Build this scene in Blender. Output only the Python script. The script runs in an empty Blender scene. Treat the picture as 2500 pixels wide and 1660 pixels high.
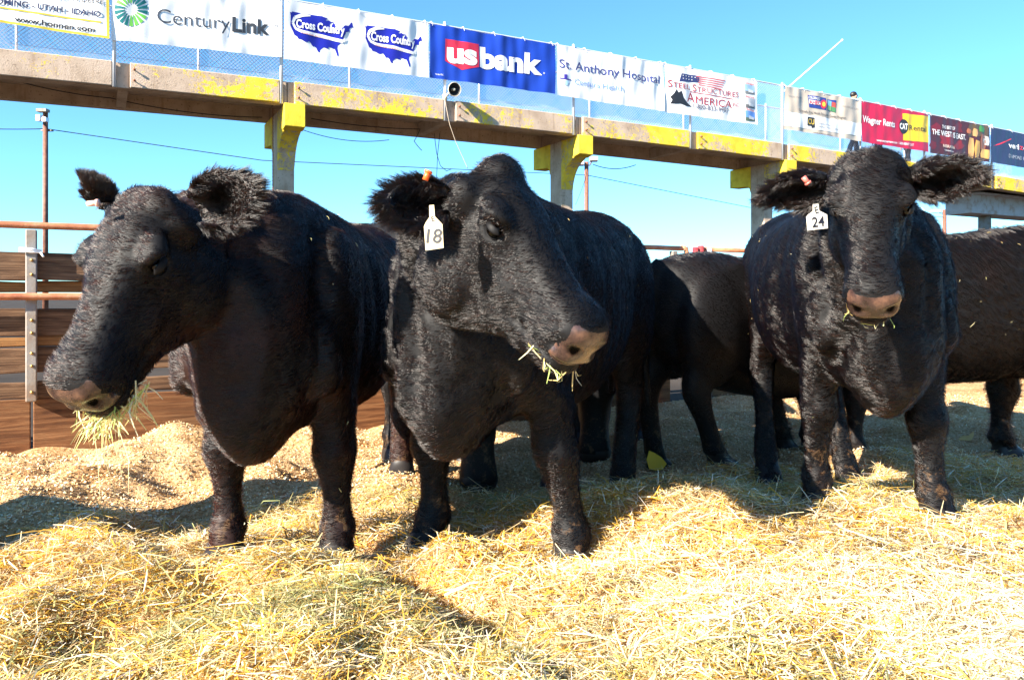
import bpy, bmesh, math, random
import numpy as np
from mathutils import Vector, Matrix

scene = bpy.context.scene
C = scene.collection
random.seed(7)
RNG = np.random.default_rng(11)
PI = math.pi

# ------------------------------------------------------------------ camera, sky, sun, exposure
F_PX = 1907.0            # focal length in photo pixels (photo 2500 wide)
HZ = 720.0               # horizon row in the photo
CAM_H = 0.95
cam_d = bpy.data.cameras.new('camera')
cam = bpy.data.objects.new('camera', cam_d)
C.objects.link(cam)
cam.location = (0, 0, CAM_H)
cam.rotation_euler = (PI / 2, 0, 0)
cam_d.sensor_width = 36.0
cam_d.lens = 36.0 * F_PX / 2500.0
cam_d.shift_y = -(830.0 - HZ) / 2500.0
cam_d.clip_start = 0.05
cam_d.clip_end = 5000
scene.camera = cam

SUN_EL = math.radians(29)
SUN_AZ = (0.72, 0.69)                  # the way the light travels over the ground
world = bpy.data.worlds.new('World')
scene.world = world
world.use_nodes = True
wn = world.node_tree
wn.nodes.clear()
sky = wn.nodes.new('ShaderNodeTexSky')
sky.sky_type = 'NISHITA'
sky.sun_disc = False
sky.sun_elevation = SUN_EL
sky.sun_rotation = math.atan2(-SUN_AZ[0], -SUN_AZ[1])
sky.altitude = 1600
sky.air_density = 1.0
sky.dust_density = 0.6
sky.ozone_density = 1.4
bg = wn.nodes.new('ShaderNodeBackground')
bg.inputs['Strength'].default_value = 0.066
wo = wn.nodes.new('ShaderNodeOutputWorld')
tint = wn.nodes.new('ShaderNodeMix'); tint.data_type = 'RGBA'; tint.blend_type = 'MULTIPLY'
tint.inputs[0].default_value = 1.0
tint.inputs[7].default_value = (0.55, 0.98, 1.20, 1)
wn.links.new(sky.outputs[0], tint.inputs[6])
wn.links.new(tint.outputs[2], bg.inputs[0])
wn.links.new(bg.outputs[0], wo.inputs[0])

sun_d = bpy.data.lights.new('sun', 'SUN')
sun_d.energy = 5.0
sun_d.angle = math.radians(0.5)
sun_d.color = (1.0, 0.91, 0.78)
sun = bpy.data.objects.new('sun', sun_d)
C.objects.link(sun)
travel = Vector((SUN_AZ[0], SUN_AZ[1], 0)).normalized() * math.cos(SUN_EL) + Vector((0, 0, -math.sin(SUN_EL)))
sun.rotation_euler = travel.to_track_quat('-Z', 'Y').to_euler()
sun.location = (-6, -6, 12)

scene.view_settings.view_transform = 'Standard'
scene.view_settings.look = 'None'
scene.view_settings.gamma = 1.0
scene.view_settings.use_curve_mapping = False
scene.view_settings.exposure = 2.05
scene.render.engine = 'CYCLES'
scene.cycles.max_bounces = 6
scene.cycles.use_denoising = True

# ------------------------------------------------------------------ helpers
def at(px, py, Y):
    """the point at depth Y on the line of sight of photo pixel (px, py)"""
    return Vector(((px - 1250.0) / F_PX * Y, Y, CAM_H + Y * (HZ - py) / F_PX))

def tag(o, label=None, cat=None, group=None, kind=None):
    if label: o['label'] = label
    if cat: o['category'] = cat
    if group: o['group'] = group
    if kind: o['kind'] = kind
    return o

def empty(name, loc=(0, 0, 0), rz=0.0):
    o = bpy.data.objects.new(name, None)
    C.objects.link(o)
    o.location = loc
    o.rotation_euler = (0, 0, rz)
    o.empty_display_size = 0.1
    return o

def mesh_from(name, verts, faces, mats=(), smooth=False):
    me = bpy.data.meshes.new(name)
    me.from_pydata([tuple(v) for v in verts], [], faces)
    for m in mats:
        me.materials.append(m)
    if smooth:
        me.polygons.foreach_set('use_smooth', [True] * len(me.polygons))
    me.update()
    return me

def link(name, me, parent=None):
    o = bpy.data.objects.new(name, me)
    C.objects.link(o)
    if parent is not None:
        o.parent = parent
    return o

class MB:
    """collects simple shapes into one mesh"""
    def __init__(self):
        self.v, self.f, self.sm, self.mi = [], [], [], []
    def add(self, vs, fs, smooth=False, mi=0):
        b = len(self.v)
        self.v += [tuple(v) for v in vs]
        self.f += [tuple(i + b for i in f) for f in fs]
        self.sm += [smooth] * len(fs)
        self.mi += [mi] * len(fs)
    def hexa(self, p):
        """eight corners: bottom ring then top ring"""
        self.add(p, [(3, 2, 1, 0), (4, 5, 6, 7), (0, 1, 5, 4), (1, 2, 6, 5), (2, 3, 7, 6), (3, 0, 4, 7)])
    def box(self, c, s, fr=None):
        c = Vector(c)
        ax = fr or (Vector((1, 0, 0)), Vector((0, 1, 0)), Vector((0, 0, 1)))
        p = []
        for k in (-1, 1):
            for i, j in ((-1, -1), (1, -1), (1, 1), (-1, 1)):
                p.append(c + ax[0] * (i * s[0] / 2) + ax[1] * (j * s[1] / 2) + ax[2] * (k * s[2] / 2))
        self.hexa(p)
    def tube(self, pts, r, n=8, caps=True, mi=0):
        pts = [Vector(p) for p in pts]
        rr = r if isinstance(r, (list, tuple)) else [r] * len(pts)
        vs, fs = [], []
        prev = None
        for i, p in enumerate(pts):
            d = (pts[min(i + 1, len(pts) - 1)] - pts[max(i - 1, 0)]).normalized()
            if prev is None:
                a = d.orthogonal().normalized()
            else:
                a = (prev - d * prev.dot(d)).normalized()
            prev = a
            b = d.cross(a)
            for k in range(n):
                t = 2 * PI * k / n
                vs.append(p + (a * math.cos(t) + b * math.sin(t)) * rr[i])
        for i in range(len(pts) - 1):
            for k in range(n):
                k2 = (k + 1) % n
                fs.append((i * n + k, i * n + k2, (i + 1) * n + k2, (i + 1) * n + k))
        if caps:
            fs.append(tuple(range(n - 1, -1, -1)))
            e = (len(pts) - 1) * n
            fs.append(tuple(range(e, e + n)))
        self.add(vs, fs, True, mi)
    def ball(self, c, r, nu=12, nv=8, fr=None, mi=0):
        c = Vector(c)
        r = r if isinstance(r, (tuple, list)) else (r, r, r)
        ax = fr or (Vector((1, 0, 0)), Vector((0, 1, 0)), Vector((0, 0, 1)))
        vs = [c + ax[2] * r[2]]
        for j in range(1, nv):
            th = PI * j / nv
            for k in range(nu):
                ph = 2 * PI * k / nu
                vs.append(c + ax[0] * (r[0] * math.sin(th) * math.cos(ph)) + ax[1] * (r[1] * math.sin(th) * math.sin(ph)) + ax[2] * (r[2] * math.cos(th)))
        vs.append(c - ax[2] * r[2])
        fs = []
        for k in range(nu):
            k2 = (k + 1) % nu
            fs.append((0, 1 + k, 1 + k2))
            for j in range(nv - 2):
                a = 1 + j * nu
                fs.append((a + k, a + nu + k, a + nu + k2, a + k2))
            a = 1 + (nv - 2) * nu
            fs.append((a + k2, a + k, len(vs) - 1)[::-1])
        self.add(vs, fs, True, mi)
    def loft(self, secs, n=24, sub=4, e=2.0):
        """secs: (center, right, up, w_top, w_bottom, h_top, h_bottom); smooth closed body through them"""
        S = [np.array([*c, *r, *u, wt, wb, ht, hb], float) for c, r, u, wt, wb, ht, hb in secs]
        out = []
        for i in range(len(S) - 1):
            p0, p1, p2, p3 = S[max(i - 1, 0)], S[i], S[i + 1], S[min(i + 2, len(S) - 1)]
            for k in range(sub):
                t = k / sub
                out.append(0.5 * ((2 * p1) + (-p0 + p2) * t + (2 * p0 - 5 * p1 + 4 * p2 - p3) * t * t + (-p0 + 3 * p1 - 3 * p2 + p3) * t ** 3))
        out.append(S[-1])
        vs, fs = [], []
        for q in out:
            c, r, u = Vector(q[0:3]), Vector(q[3:6]).normalized(), Vector(q[6:9]).normalized()
            wt, wb, ht, hb = [max(x, 0.004) for x in q[9:13]]
            for k in range(n):
                a = 2 * PI * k / n
                ca, sa = math.cos(a), math.sin(a)
                x = math.copysign(abs(ca) ** (2 / e), ca)
                y = math.copysign(abs(sa) ** (2 / e), sa)
                w = wb + (wt - wb) * (y + 1) / 2
                vs.append(c + r * (w * x) + u * ((ht if y > 0 else hb) * y))
        m = len(out)
        for i in range(m - 1):
            for k in range(n):
                k2 = (k + 1) % n
                fs.append((i * n + k, i * n + k2, (i + 1) * n + k2, (i + 1) * n + k))
        fs.append(tuple(range(n - 1, -1, -1)))
        fs.append(tuple(range((m - 1) * n, m * n)))
        self.add(vs, fs, True)
    def build(self, name, mats, parent=None):
        mats = mats if isinstance(mats, (list, tuple)) else [mats]
        me = mesh_from(name, self.v, self.f, mats)
        me.polygons.foreach_set('use_smooth', self.sm)
        if any(self.mi):
            me.polygons.foreach_set('material_index', self.mi)
        return link(name, me, parent)

def bevelled(o, w=0.004, seg=1):
    m = o.modifiers.new('bevel', 'BEVEL')
    m.width = w
    m.segments = seg
    m.limit_method = 'ANGLE'
    return o

def vnoise(x, y, seed=0):
    """smooth value noise in the plane, 0..1"""
    r = np.random.default_rng(seed).random((64, 64))
    xi, yi = np.floor(x).astype(int), np.floor(y).astype(int)
    fx, fy = x - xi, y - yi
    fx, fy = fx * fx * (3 - 2 * fx), fy * fy * (3 - 2 * fy)
    g = lambda i, j: r[i % 64, j % 64]
    return (g(xi, yi) * (1 - fx) + g(xi + 1, yi) * fx) * (1 - fy) + (g(xi, yi + 1) * (1 - fx) + g(xi + 1, yi + 1) * fx) * fy

def sstep(a, b, x):
    t = np.clip((x - a) / (b - a), 0, 1)
    return t * t * (3 - 2 * t)

# ------------------------------------------------------------------ materials
def mat(name, col, rough=0.6, metal=0.0, spec=0.5):
    m = bpy.data.materials.new(name)
    m.use_nodes = True
    b = m.node_tree.nodes['Principled BSDF']
    b.inputs['Base Color'].default_value = (*col, 1)
    b.inputs['Roughness'].default_value = rough
    b.inputs['Metallic'].default_value = metal
    b.inputs['Specular IOR Level'].default_value = spec
    return m

class NT:
    def __init__(self, m):
        self.t = m.node_tree
        self.b = self.t.nodes['Principled BSDF']
        self.tc = self.t.nodes.new('ShaderNodeTexCoord')
    def n(self, typ, **kw):
        x = self.t.nodes.new(typ)
        for k, v in kw.items():
            if k in x.inputs: x.inputs[k].default_value = v
            else: setattr(x, k, v)
        return x
    def l(self, a, b): self.t.links.new(a, b)
    def mapping(self, scale=(1, 1, 1), rot=(0, 0, 0), src='Object'):
        m = self.n('ShaderNodeMapping')
        m.inputs['Scale'].default_value = scale
        m.inputs['Rotation'].default_value = rot
        self.l(self.tc.outputs[src], m.inputs[0])
        return m.outputs[0]
    def noise(self, vec, scale=5, detail=4, rough=0.55, dist=0.0):
        x = self.n('ShaderNodeTexNoise')
        x.inputs['Scale'].default_value = scale
        x.inputs['Detail'].default_value = detail
        x.inputs['Roughness'].default_value = rough
        x.inputs['Distortion'].default_value = dist
        self.l(vec, x.inputs['Vector'])
        return x.outputs['Fac']
    def ramp(self, fac, stops, interp='LINEAR'):
        r = self.n('ShaderNodeValToRGB')
        cr = r.color_ramp
        cr.interpolation = interp
        while len(cr.elements) < len(stops): cr.elements.new(0.5)
        for e, (p, c) in zip(cr.elements, stops):
            e.position = p
            e.color = (*c, 1) if len(c) == 3 else c
        self.l(fac, r.inputs[0])
        return r.outputs[0]
    def mix(self, fac, a, b, mode='MIX'):
        x = self.n('ShaderNodeMix', data_type='RGBA', blend_type=mode)
        for s, v in ((0, fac), (6, a), (7, b)):
            if hasattr(v, 'is_linked'): self.l(v, x.inputs[s])
            elif s == 0: x.inputs[0].default_value = v
            else: x.inputs[s].default_value = (*v, 1)
        return x.outputs[2]
    def bump(self, h, strength=0.3, dist=0.01):
        x = self.n('ShaderNodeBump')
        x.inputs['Strength'].default_value = strength
        x.inputs['Distance'].default_value = dist
        self.l(h, x.inputs['Height'])
        self.l(x.outputs[0], self.b.inputs['Normal'])
    def col(self, c): self.l(c, self.b.inputs['Base Color'])

# concrete, bare and with peeling yellow paint
def concrete(name, paint=0.0, tint=(1, 1, 1)):
    m = mat(name, (0.4, 0.33, 0.26), 0.85, spec=0.25)
    t = NT(m)
    v = t.mapping()
    a = t.noise(v, 2.2, 6, 0.6)
    base = t.ramp(a, [(0.3, (0.34, 0.245, 0.175)), (0.5, (0.47, 0.355, 0.265)), (0.72, (0.54, 0.42, 0.33))])
    fine = t.noise(v, 60, 3, 0.6)
    pits = t.ramp(t.noise(v, 26, 2, 0.5), [(0.30, (0.45, 0.42, 0.4)), (0.37, (1, 1, 1))])
    base = t.mix(0.8, base, pits, 'MULTIPLY')
    # rusty water streaks
    st = t.ramp(t.noise(t.mapping((6, 6, 0.7)), 1.3, 4, 0.6), [(0.55, (1, 1, 1)), (0.72, (0.55, 0.42, 0.30))])
    base = t.mix(0.55, base, st, 'MULTIPLY')
    if paint > 0:
        pn = t.noise(v, 0.9, 3, 0.5)
        pn2 = t.noise(v, 13, 10, 0.82, 0.6)
        add = t.n('ShaderNodeMath', operation='MULTIPLY_ADD')
        t.l(pn2, add.inputs[0]); add.inputs[1].default_value = 1.1; t.l(pn, add.inputs[2])
        e = paint
        hlf = t.n('ShaderNodeMath', operation='MULTIPLY')
        t.l(add.outputs[0], hlf.inputs[0]); hlf.inputs[1].default_value = 0.5
        fac = t.ramp(hlf.outputs[0], [(e, (0, 0, 0)), (e + 0.006, (1, 1, 1))])
        yel = t.ramp(t.noise(v, 5, 4), [(0.3, (0.62, 0.42, 0.03)), (0.6, (0.80, 0.58, 0.05))])
        base = t.mix(fac, base, yel)
        h = t.n('ShaderNodeMath', operation='MULTIPLY_ADD')
        t.l(fac, h.inputs[0]); h.inputs[1].default_value = 0.6; t.l(fine, h.inputs[2])
        t.bump(h.outputs[0], 0.6, 0.012)
    else:
        t.bump(fine, 0.5, 0.01)
    t.col(base)
    return m

M = {}
M['concrete'] = concrete('bare_concrete')
M['concrete_peel'] = concrete('peeling_painted_concrete', 0.525)
M['concrete_peel_more'] = concrete('half_painted_concrete', 0.478)
M['concrete_peel_less'] = concrete('mostly_bare_concrete', 0.600)
M['concrete_yellow'] = concrete('yellow_painted_concrete', 0.41)
M['galv'] = mat('galvanised_steel', (0.62, 0.63, 0.66), 0.45, 0.35)
M['wire'] = mat('fence_wire', (0.48, 0.50, 0.58), 0.5, 0.3)
M['white_pole'] = mat('white_plastic', (0.8, 0.8, 0.8), 0.4)

def rusty(name, c1, c2, c3, sc=9):
    m = mat(name, c1, 0.65, 0.0)
    t = NT(m)
    v = t.mapping((1, 1, 1))
    a = t.noise(v, sc, 6, 0.65)
    t.col(t.ramp(a, [(0.32, c1), (0.5, c2), (0.68, c3)]))
    t.bump(t.noise(v, 70, 3), 0.25, 0.004)
    return m
M['rust_pipe'] = rusty('rusty_pipe', (0.23, 0.065, 0.028), (0.40, 0.14, 0.06), (0.46, 0.24, 0.13))
M['rust_post'] = rusty('rusty_steel_post', (0.17, 0.085, 0.04), (0.23, 0.20, 0.17), (0.27, 0.27, 0.28), 4)
M['rust_pole'] = rusty('brown_pole', (0.10, 0.035, 0.025), (0.17, 0.065, 0.04), (0.22, 0.10, 0.06))
M['red_paint'] = rusty('dark_red_paint', (0.22, 0.012, 0.018), (0.30, 0.02, 0.03), (0.34, 0.05, 0.04))
M['steel_beam'] = rusty('weathered_steel', (0.30, 0.20, 0.14), (0.42, 0.42, 0.44), (0.46, 0.47, 0.50), 3)
M['bolt'] = mat('brass_bolt', (0.38, 0.24, 0.08), 0.5, 0.6)
M['rust_bolt'] = mat('rusty_bolt', (0.22, 0.07, 0.03), 0.8)

def wood(name, dark, mid, light, ringscale=1.0, axis_len=1.3):
    m = mat(name, mid, 0.75, spec=0.25)
    t = NT(m)
    v = t.mapping((axis_len, 10, 24))
    g = t.noise(v, 2.4 * ringscale, 8, 0.68, 0.5)
    w = t.n('ShaderNodeTexWave', wave_type='BANDS', bands_direction='Z')
    w.inputs['Scale'].default_value = 2.4 * ringscale
    w.inputs['Distortion'].default_value = 7.0
    w.inputs['Detail'].default_value = 3.0
    w.inputs['Detail Scale'].default_value = 0.6
    t.l(t.mapping((0.35, 3, 5)), w.inputs['Vector'])
    c = t.ramp(g, [(0.30, dark), (0.47, mid), (0.68, light)])
    c = t.mix(0.45, c, t.ramp(w.outputs['Fac'], [(0.0, (0.45, 0.38, 0.34)), (0.6, (1, 1, 1))]), 'MULTIPLY')
    big = t.ramp(t.noise(t.mapping((0.7, 1, 1.5)), 1.6, 3), [(0.35, (0.7, 0.66, 0.64)), (0.65, (1.08, 1.02, 1))])
    c = t.mix(0.8, c, big, 'MULTIPLY')
    t.col(c)
    t.bump(g, 0.6, 0.008)
    return m
def knots(m):
    t = NT(m); t.b = m.node_tree.nodes['Principled BSDF']
    vo = t.n('ShaderNodeTexVoronoi'); vo.inputs['Scale'].default_value = 1.0
    t.l(t.mapping((1.7, 4, 5.5)), vo.inputs['Vector'])
    k = t.ramp(vo.outputs['Distance'], [(0.05, (0.22, 0.16, 0.12)), (0.13, (1, 1, 1))])
    src = t.b.inputs['Base Color'].links[0].from_socket
    t.col(t.mix(0.9, src, k, 'MULTIPLY'))
M['board_grey'] = wood('weathered_board', (0.030, 0.016, 0.009), (0.125, 0.070, 0.038), (0.25, 0.155, 0.088))
M['board_new'] = wood('orange_board', (0.11, 0.045, 0.015), (0.27, 0.13, 0.042), (0.38, 0.21, 0.08))
M['plywood'] = wood('weathered_plywood', (0.055, 0.020, 0.009), (0.16, 0.068, 0.026), (0.31, 0.165, 0.075), 0.6, 1.6)

for k_ in ('board_grey', 'board_new', 'plywood'): knots(M[k_])

# bedding: shavings and dirt
def shavings():
    m = mat('wood_shavings', (0.5, 0.38, 0.22), 0.9, spec=0.1)
    t = NT(m)
    v = t.mapping()
    a = t.noise(v, 3.0, 4, 0.6)
    b = t.noise(v, 55, 4, 0.7)
    c = t.ramp(b, [(0.30, (0.24, 0.12, 0.04)), (0.45, (0.48, 0.30, 0.14)), (0.62, (0.66, 0.48, 0.29))])
    c = t.mix(0.85, c, t.ramp(a, [(0.3, (0.72, 0.55, 0.38)), (0.6, (1, 1, 1))]), 'MULTIPLY')
    t.col(c)
    t.bump(b, 0.9, 0.02)
    return m
M['shavings'] = shavings()
md = mat('alley_dirt', (0.12, 0.09, 0.07), 0.95, spec=0.1)
t = NT(md)
t.col(t.ramp(t.noise(t.mapping(), 0.5, 6, 0.6), [(0.3, (0.022, 0.019, 0.017)), (0.7, (0.065, 0.052, 0.042))]))
M['dirt'] = md

def attr_mat(name, attr, rough=0.6, transl=0.0, spec=0.3):
    m = mat(name, (0.5, 0.4, 0.2), rough, spec=spec)
    t = NT(m)
    a = t.n('ShaderNodeAttribute')
    a.attribute_name = attr
    t.col(a.outputs['Color'])
    if transl:
        tr = t.n('ShaderNodeBsdfTranslucent')
        t.l(a.outputs['Color'], tr.inputs[0])
        mx = t.n('ShaderNodeMixShader')
        mx.inputs[0].default_value = transl
        t.l(t.b.outputs[0], mx.inputs[1])
        t.l(tr.outputs[0], mx.inputs[2])
        t.l(mx.outputs[0], t.t.nodes['Material Output'].inputs[0])
    return m
M['straw'] = attr_mat('straw', 'blade_color', 0.5, 0.25)
M['chips'] = attr_mat('shaving_chips', 'blade_color', 0.8, 0.0, 0.1)

# cow coat, skin, eye
def coat(name, black, brown, amount, mud_on=1.0):
    m = mat(name, black, 0.56, spec=0.16)
    t = NT(m)
    v = t.mapping()
    a = t.noise(v, 1.7, 3, 0.5)
    c = t.ramp(a, [(0.62 - amount, black), (0.85 - amount, brown)])
    at_ = t.n('ShaderNodeAttribute'); at_.attribute_name = 'nose_pad'
    brk = t.n('ShaderNodeMath', operation='MULTIPLY_ADD')
    t.l(t.noise(v, 45, 3, 0.6), brk.inputs[0]); brk.inputs[1].default_value = 0.9; t.l(at_.outputs['Fac'], brk.inputs[2])
    k = t.ramp(brk.outputs[0], [(0.98, (0, 0, 0)), (1.30, (1, 1, 1))])
    nc = t.ramp(t.noise(v, 21, 5, 0.65), [(0.34, (0.014, 0.008, 0.007)), (0.5, (0.040, 0.022, 0.019)), (0.72, (0.13, 0.068, 0.045))])
    # dried mud and chaff on the lower legs
    sep = t.n('ShaderNodeSeparateXYZ'); t.l(t.tc.outputs['Object'], sep.inputs[0])
    low = t.n('ShaderNodeMapRange'); t.l(sep.outputs['Z'], low.inputs[0]); low.inputs[1].default_value = 0.18; low.inputs[2].default_value = 0.48; low.inputs[3].default_value = 0.12 - 0.6 * (1 - mud_on); low.inputs[4].default_value = -0.06 - 0.5 * (1 - mud_on)
    mud = t.n('ShaderNodeMath', operation='ADD'); t.l(t.noise(v, 19, 6, 0.7), mud.inputs[0]); t.l(low.outputs[0], mud.inputs[1])
    c = t.mix(t.ramp(mud.outputs[0], [(0.66, (0, 0, 0)), (0.74, (1, 1, 1))]), c, (0.075, 0.042, 0.020))
    c = t.mix(k, c, nc)
    ho = t.n('ShaderNodeAttribute'); ho.attribute_name = 'nostril'
    hk = t.ramp(ho.outputs['Fac'], [(0.25, (0, 0, 0)), (0.5, (1, 1, 1))])
    t.col(t.mix(hk, c, (0.0015, 0.001, 0.001)))
    inv = t.n('ShaderNodeMapRange'); t.l(hk, inv.inputs[0]); inv.inputs[3].default_value = 1.0; inv.inputs[4].default_value = 0.05
    rg = t.n('ShaderNodeMapRange'); t.l(k, rg.inputs[0]); rg.inputs[3].default_value = 0.56; rg.inputs[4].default_value = 0.24
    t.l(rg.outputs[0], t.b.inputs['Roughness'])
    sg = t.n('ShaderNodeMapRange'); t.l(k, sg.inputs[0]); sg.inputs[3].default_value = 0.16; sg.inputs[4].default_value = 0.6
    sm_ = t.n('ShaderNodeMath', operation='MULTIPLY'); t.l(sg.outputs[0], sm_.inputs[0]); t.l(inv.outputs[0], sm_.inputs[1])
    t.l(sm_.outputs[0], t.b.inputs['Specular IOR Level'])
    h = t.noise(t.mapping((1, 1, 0.35)), 170, 3, 0.7)
    h2 = t.noise(t.mapping((1, 1, 0.6)), 24, 4, 0.6)
    ad = t.n('ShaderNodeMath', operation='MULTIPLY_ADD')
    t.l(h2, ad.inputs[0]); ad.inputs[1].default_value = 0.5; t.l(h, ad.inputs[2])
    t.bump(ad.outputs[0], 0.08, 0.004)
    return m
BLACK, BROWN = (0.0045, 0.0043, 0.0048), (0.012, 0.0065, 0.005)
M['coat'] = coat('black_coat', BLACK, BROWN, 0.05)
M['coat_plain'] = coat('clean_black_coat', BLACK, BROWN, 0.05, 0.0)
M['coat_red'] = coat('red_tinged_black_coat', BLACK, (0.045, 0.015, 0.009), 0.15)
M['coat_brown'] = coat('brownish_black_coat', BLACK, (0.018, 0.008, 0.0055), 0.07)
def hair_mat(name, melanin, red):
    m = bpy.data.materials.new(name)
    m.use_nodes = True
    nt = m.node_tree
    nt.nodes.clear()
    h = nt.nodes.new('ShaderNodeBsdfHairPrincipled')
    h.parametrization = 'MELANIN'
    h.inputs['Melanin'].default_value = melanin
    h.inputs['Melanin Redness'].default_value = red
    h.inputs['Roughness'].default_value = 0.27
    h.inputs['Radial Roughness'].default_value = 0.45
    h.inputs['Coat'].default_value = 0.3
    h.inputs['Random Color'].default_value = 0.25
    o = nt.nodes.new('ShaderNodeOutputMaterial')
    nt.links.new(h.outputs[0], o.inputs[0])
    return m
M['hair'] = hair_mat('black_hair', 0.99, 0.45)
M['hair_brown'] = hair_mat('brown_black_hair', 0.968, 0.85)
M['nose_black'] = mat('black_wet_nose', (0.008, 0.007, 0.007), 0.18, spec=0.6)
M['nostril'] = mat('nostril_skin', (0.004, 0.002, 0.002), 0.95, spec=0.05)
M['eye'] = mat('dark_eye', (0.0012, 0.0008, 0.0006), 0.03, spec=0.3)
M['hoof'] = mat('dark_hoof', (0.014, 0.011, 0.010), 0.5)
M['tag_plastic'] = mat('cream_tag_plastic', (0.60, 0.50, 0.30), 0.4)
M['tag_white'] = mat('white_tag_plastic', (0.66, 0.62, 0.52), 0.4)
M['ink'] = mat('marker_ink', (0.008, 0.008, 0.016), 0.5)
M['button_orange'] = mat('orange_button', (0.75, 0.12, 0.02), 0.4)
M['button_red'] = mat('faded_red_button', (0.55, 0.12, 0.09), 0.4)
M['button_pink'] = mat('pale_pink_button', (0.72, 0.42, 0.34), 0.4)
M['lip'] = mat('pale_lip', (0.42, 0.36, 0.38), 0.3)
# ------------------------------------------------------------------ the ground: one sheet out to the horizon
DX, DY = 0.8836, 0.4682                 # the way the fence and the walkway run
def fence_pt(q, v=0.0, z=0.0):
    return Vector((-2.855 + q * DX - v * DY, 4.64 + q * DY + v * DX, z))
FR = (Vector((DX, DY, 0)), Vector((-DY, DX, 0)), Vector((0, 0, 1)))

def bump2(x, y, cx, cy, rx, ry, h, rot=0.0):
    c, s = math.cos(rot), math.sin(rot)
    u, v = (x - cx) * c + (y - cy) * s, -(x - cx) * s + (y - cy) * c
    return h * np.exp(-(u / rx) ** 2 - (v / ry) ** 2)

def straw_mask(x, y):
    edge = 3.72 + 0.27 * np.maximum(x, -1.0) - 1.15 * np.maximum(-1.15 - x, 0) + 0.35 * (vnoise(x * 2.2 + 9, y * 2.2, 3) - 0.5)
    return 1 - sstep(-0.18, 0.18, y - edge)

def ground_z(x, y):
    x, y = np.asarray(x, float), np.asarray(y, float)
    q = (x + 2.855) * DX + (y - 4.64) * DY
    v = -(x + 2.855) * DY + (y - 4.64) * DX          # distance behind the fence line
    pen = 1 - sstep(-0.02, 0.15, v)
    z = 0.10 * (1 - sstep(2.7, 3.75 + 0.2 * np.maximum(x, 0), y)) * sstep(-3.2, -1.0, x)
    n1 = vnoise(x * 1.6 + 31, y * 1.6 + 7, 1) - 0.5
    n2 = vnoise(x * 3.9 + 5, y * 3.9 + 17, 2) - 0.5
    n3 = vnoise(x * 9.0, y * 9.0 + 3, 4) - 0.5
    near = 1 - sstep(6, 12, np.hypot(x, y))
    z = z + near * (0.12 * n1 + 0.10 * n2 + 0.05 * n3)
    z = z + bump2(x, y, 0.62, 3.05, 0.42, 0.28, 0.10) + bump2(x, y, -0.62, 2.35, 0.35, 0.22, 0.06) + bump2(x, y, 1.9, 2.9, 0.5, 0.3, 0.05)
    z = z + bump2(x, y, -1.95, 3.55, 0.6, 0.22, 0.06, 0.4) + bump2(x, y, -2.3, 2.9, 0.5, 0.25, 0.05, 0.3) + bump2(x, y, -1.9, 4.45, 0.8, 0.22, 0.09, 0.5)
    left = (1 - sstep(-1.5, -0.9, x)) * sstep(2.5, 3.0, y)
    z = z + near * left * 0.20 * (vnoise(x * 2.4 + 13, y * 3.1 + 41, 9) - 0.45)
    # a furrow across the straw in the foreground
    z = z - bump2(x, y, -0.20, 2.27, 0.66, 0.12, 0.13, -1.0) - bump2(x, y, -0.95, 2.35, 0.40, 0.09, 0.08, -0.8)
    return z * pen * near

def axis(lo, hi, step, out, grow=1.25):
    a = list(np.arange(lo, hi + 1e-6, step))
    s, x = step, hi
    while x < out:
        s *= grow; x += s; a.append(x)
    s, x = step, lo
    while x > -out:
        s *= grow; x -= s; a.insert(0, x)
    return np.array(a)
gx, gy = axis(-4.4, 6.2, 0.035, 2500), axis(1.0, 8.2, 0.035, 2500)
XX, YY = np.meshgrid(gx, gy)
ZZ = ground_z(XX, YY)
nx, ny = len(gx), len(gy)
gv = np.stack([XX.ravel(), YY.ravel(), ZZ.ravel()], 1)
idx = np.arange(nx * ny).reshape(ny, nx)
quads = np.stack([idx[:-1, :-1], idx[:-1, 1:], idx[1:, 1:], idx[1:, :-1]], -1).reshape(-1, 4)
def np_mesh(name, verts, quads, mats):
    me = bpy.data.meshes.new(name)
    k = quads.shape[1]
    me.vertices.add(len(verts))
    me.vertices.foreach_set('co', np.ascontiguousarray(verts, np.float32).ravel())
    me.loops.add(quads.size)
    me.loops.foreach_set('vertex_index', np.ascontiguousarray(quads, np.int32).ravel())
    me.polygons.add(len(quads))
    me.polygons.foreach_set('loop_start', np.arange(0, quads.size, k, dtype=np.int32))
    for m in mats: me.materials.append(m)
    me.update()
    me.validate()
    return me
gme = np_mesh('ground', gv, quads, [M['shavings'], M['dirt']])
cx, cy = gv[quads].mean(1)[:, 0], gv[quads].mean(1)[:, 1]
vv = -(cx + 2.855) * DY + (cy - 4.64) * DX
outside = (vv > 0.1) | (np.hypot(cx, cy) > 14)
gme.polygons.foreach_set('material_index', outside.astype(np.int32))
gme.polygons.foreach_set('use_smooth', [True] * len(gme.polygons))
ground = tag(link('ground', gme), 'pale wood shavings and dirt floor of the cattle pen', kind='structure')

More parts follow.
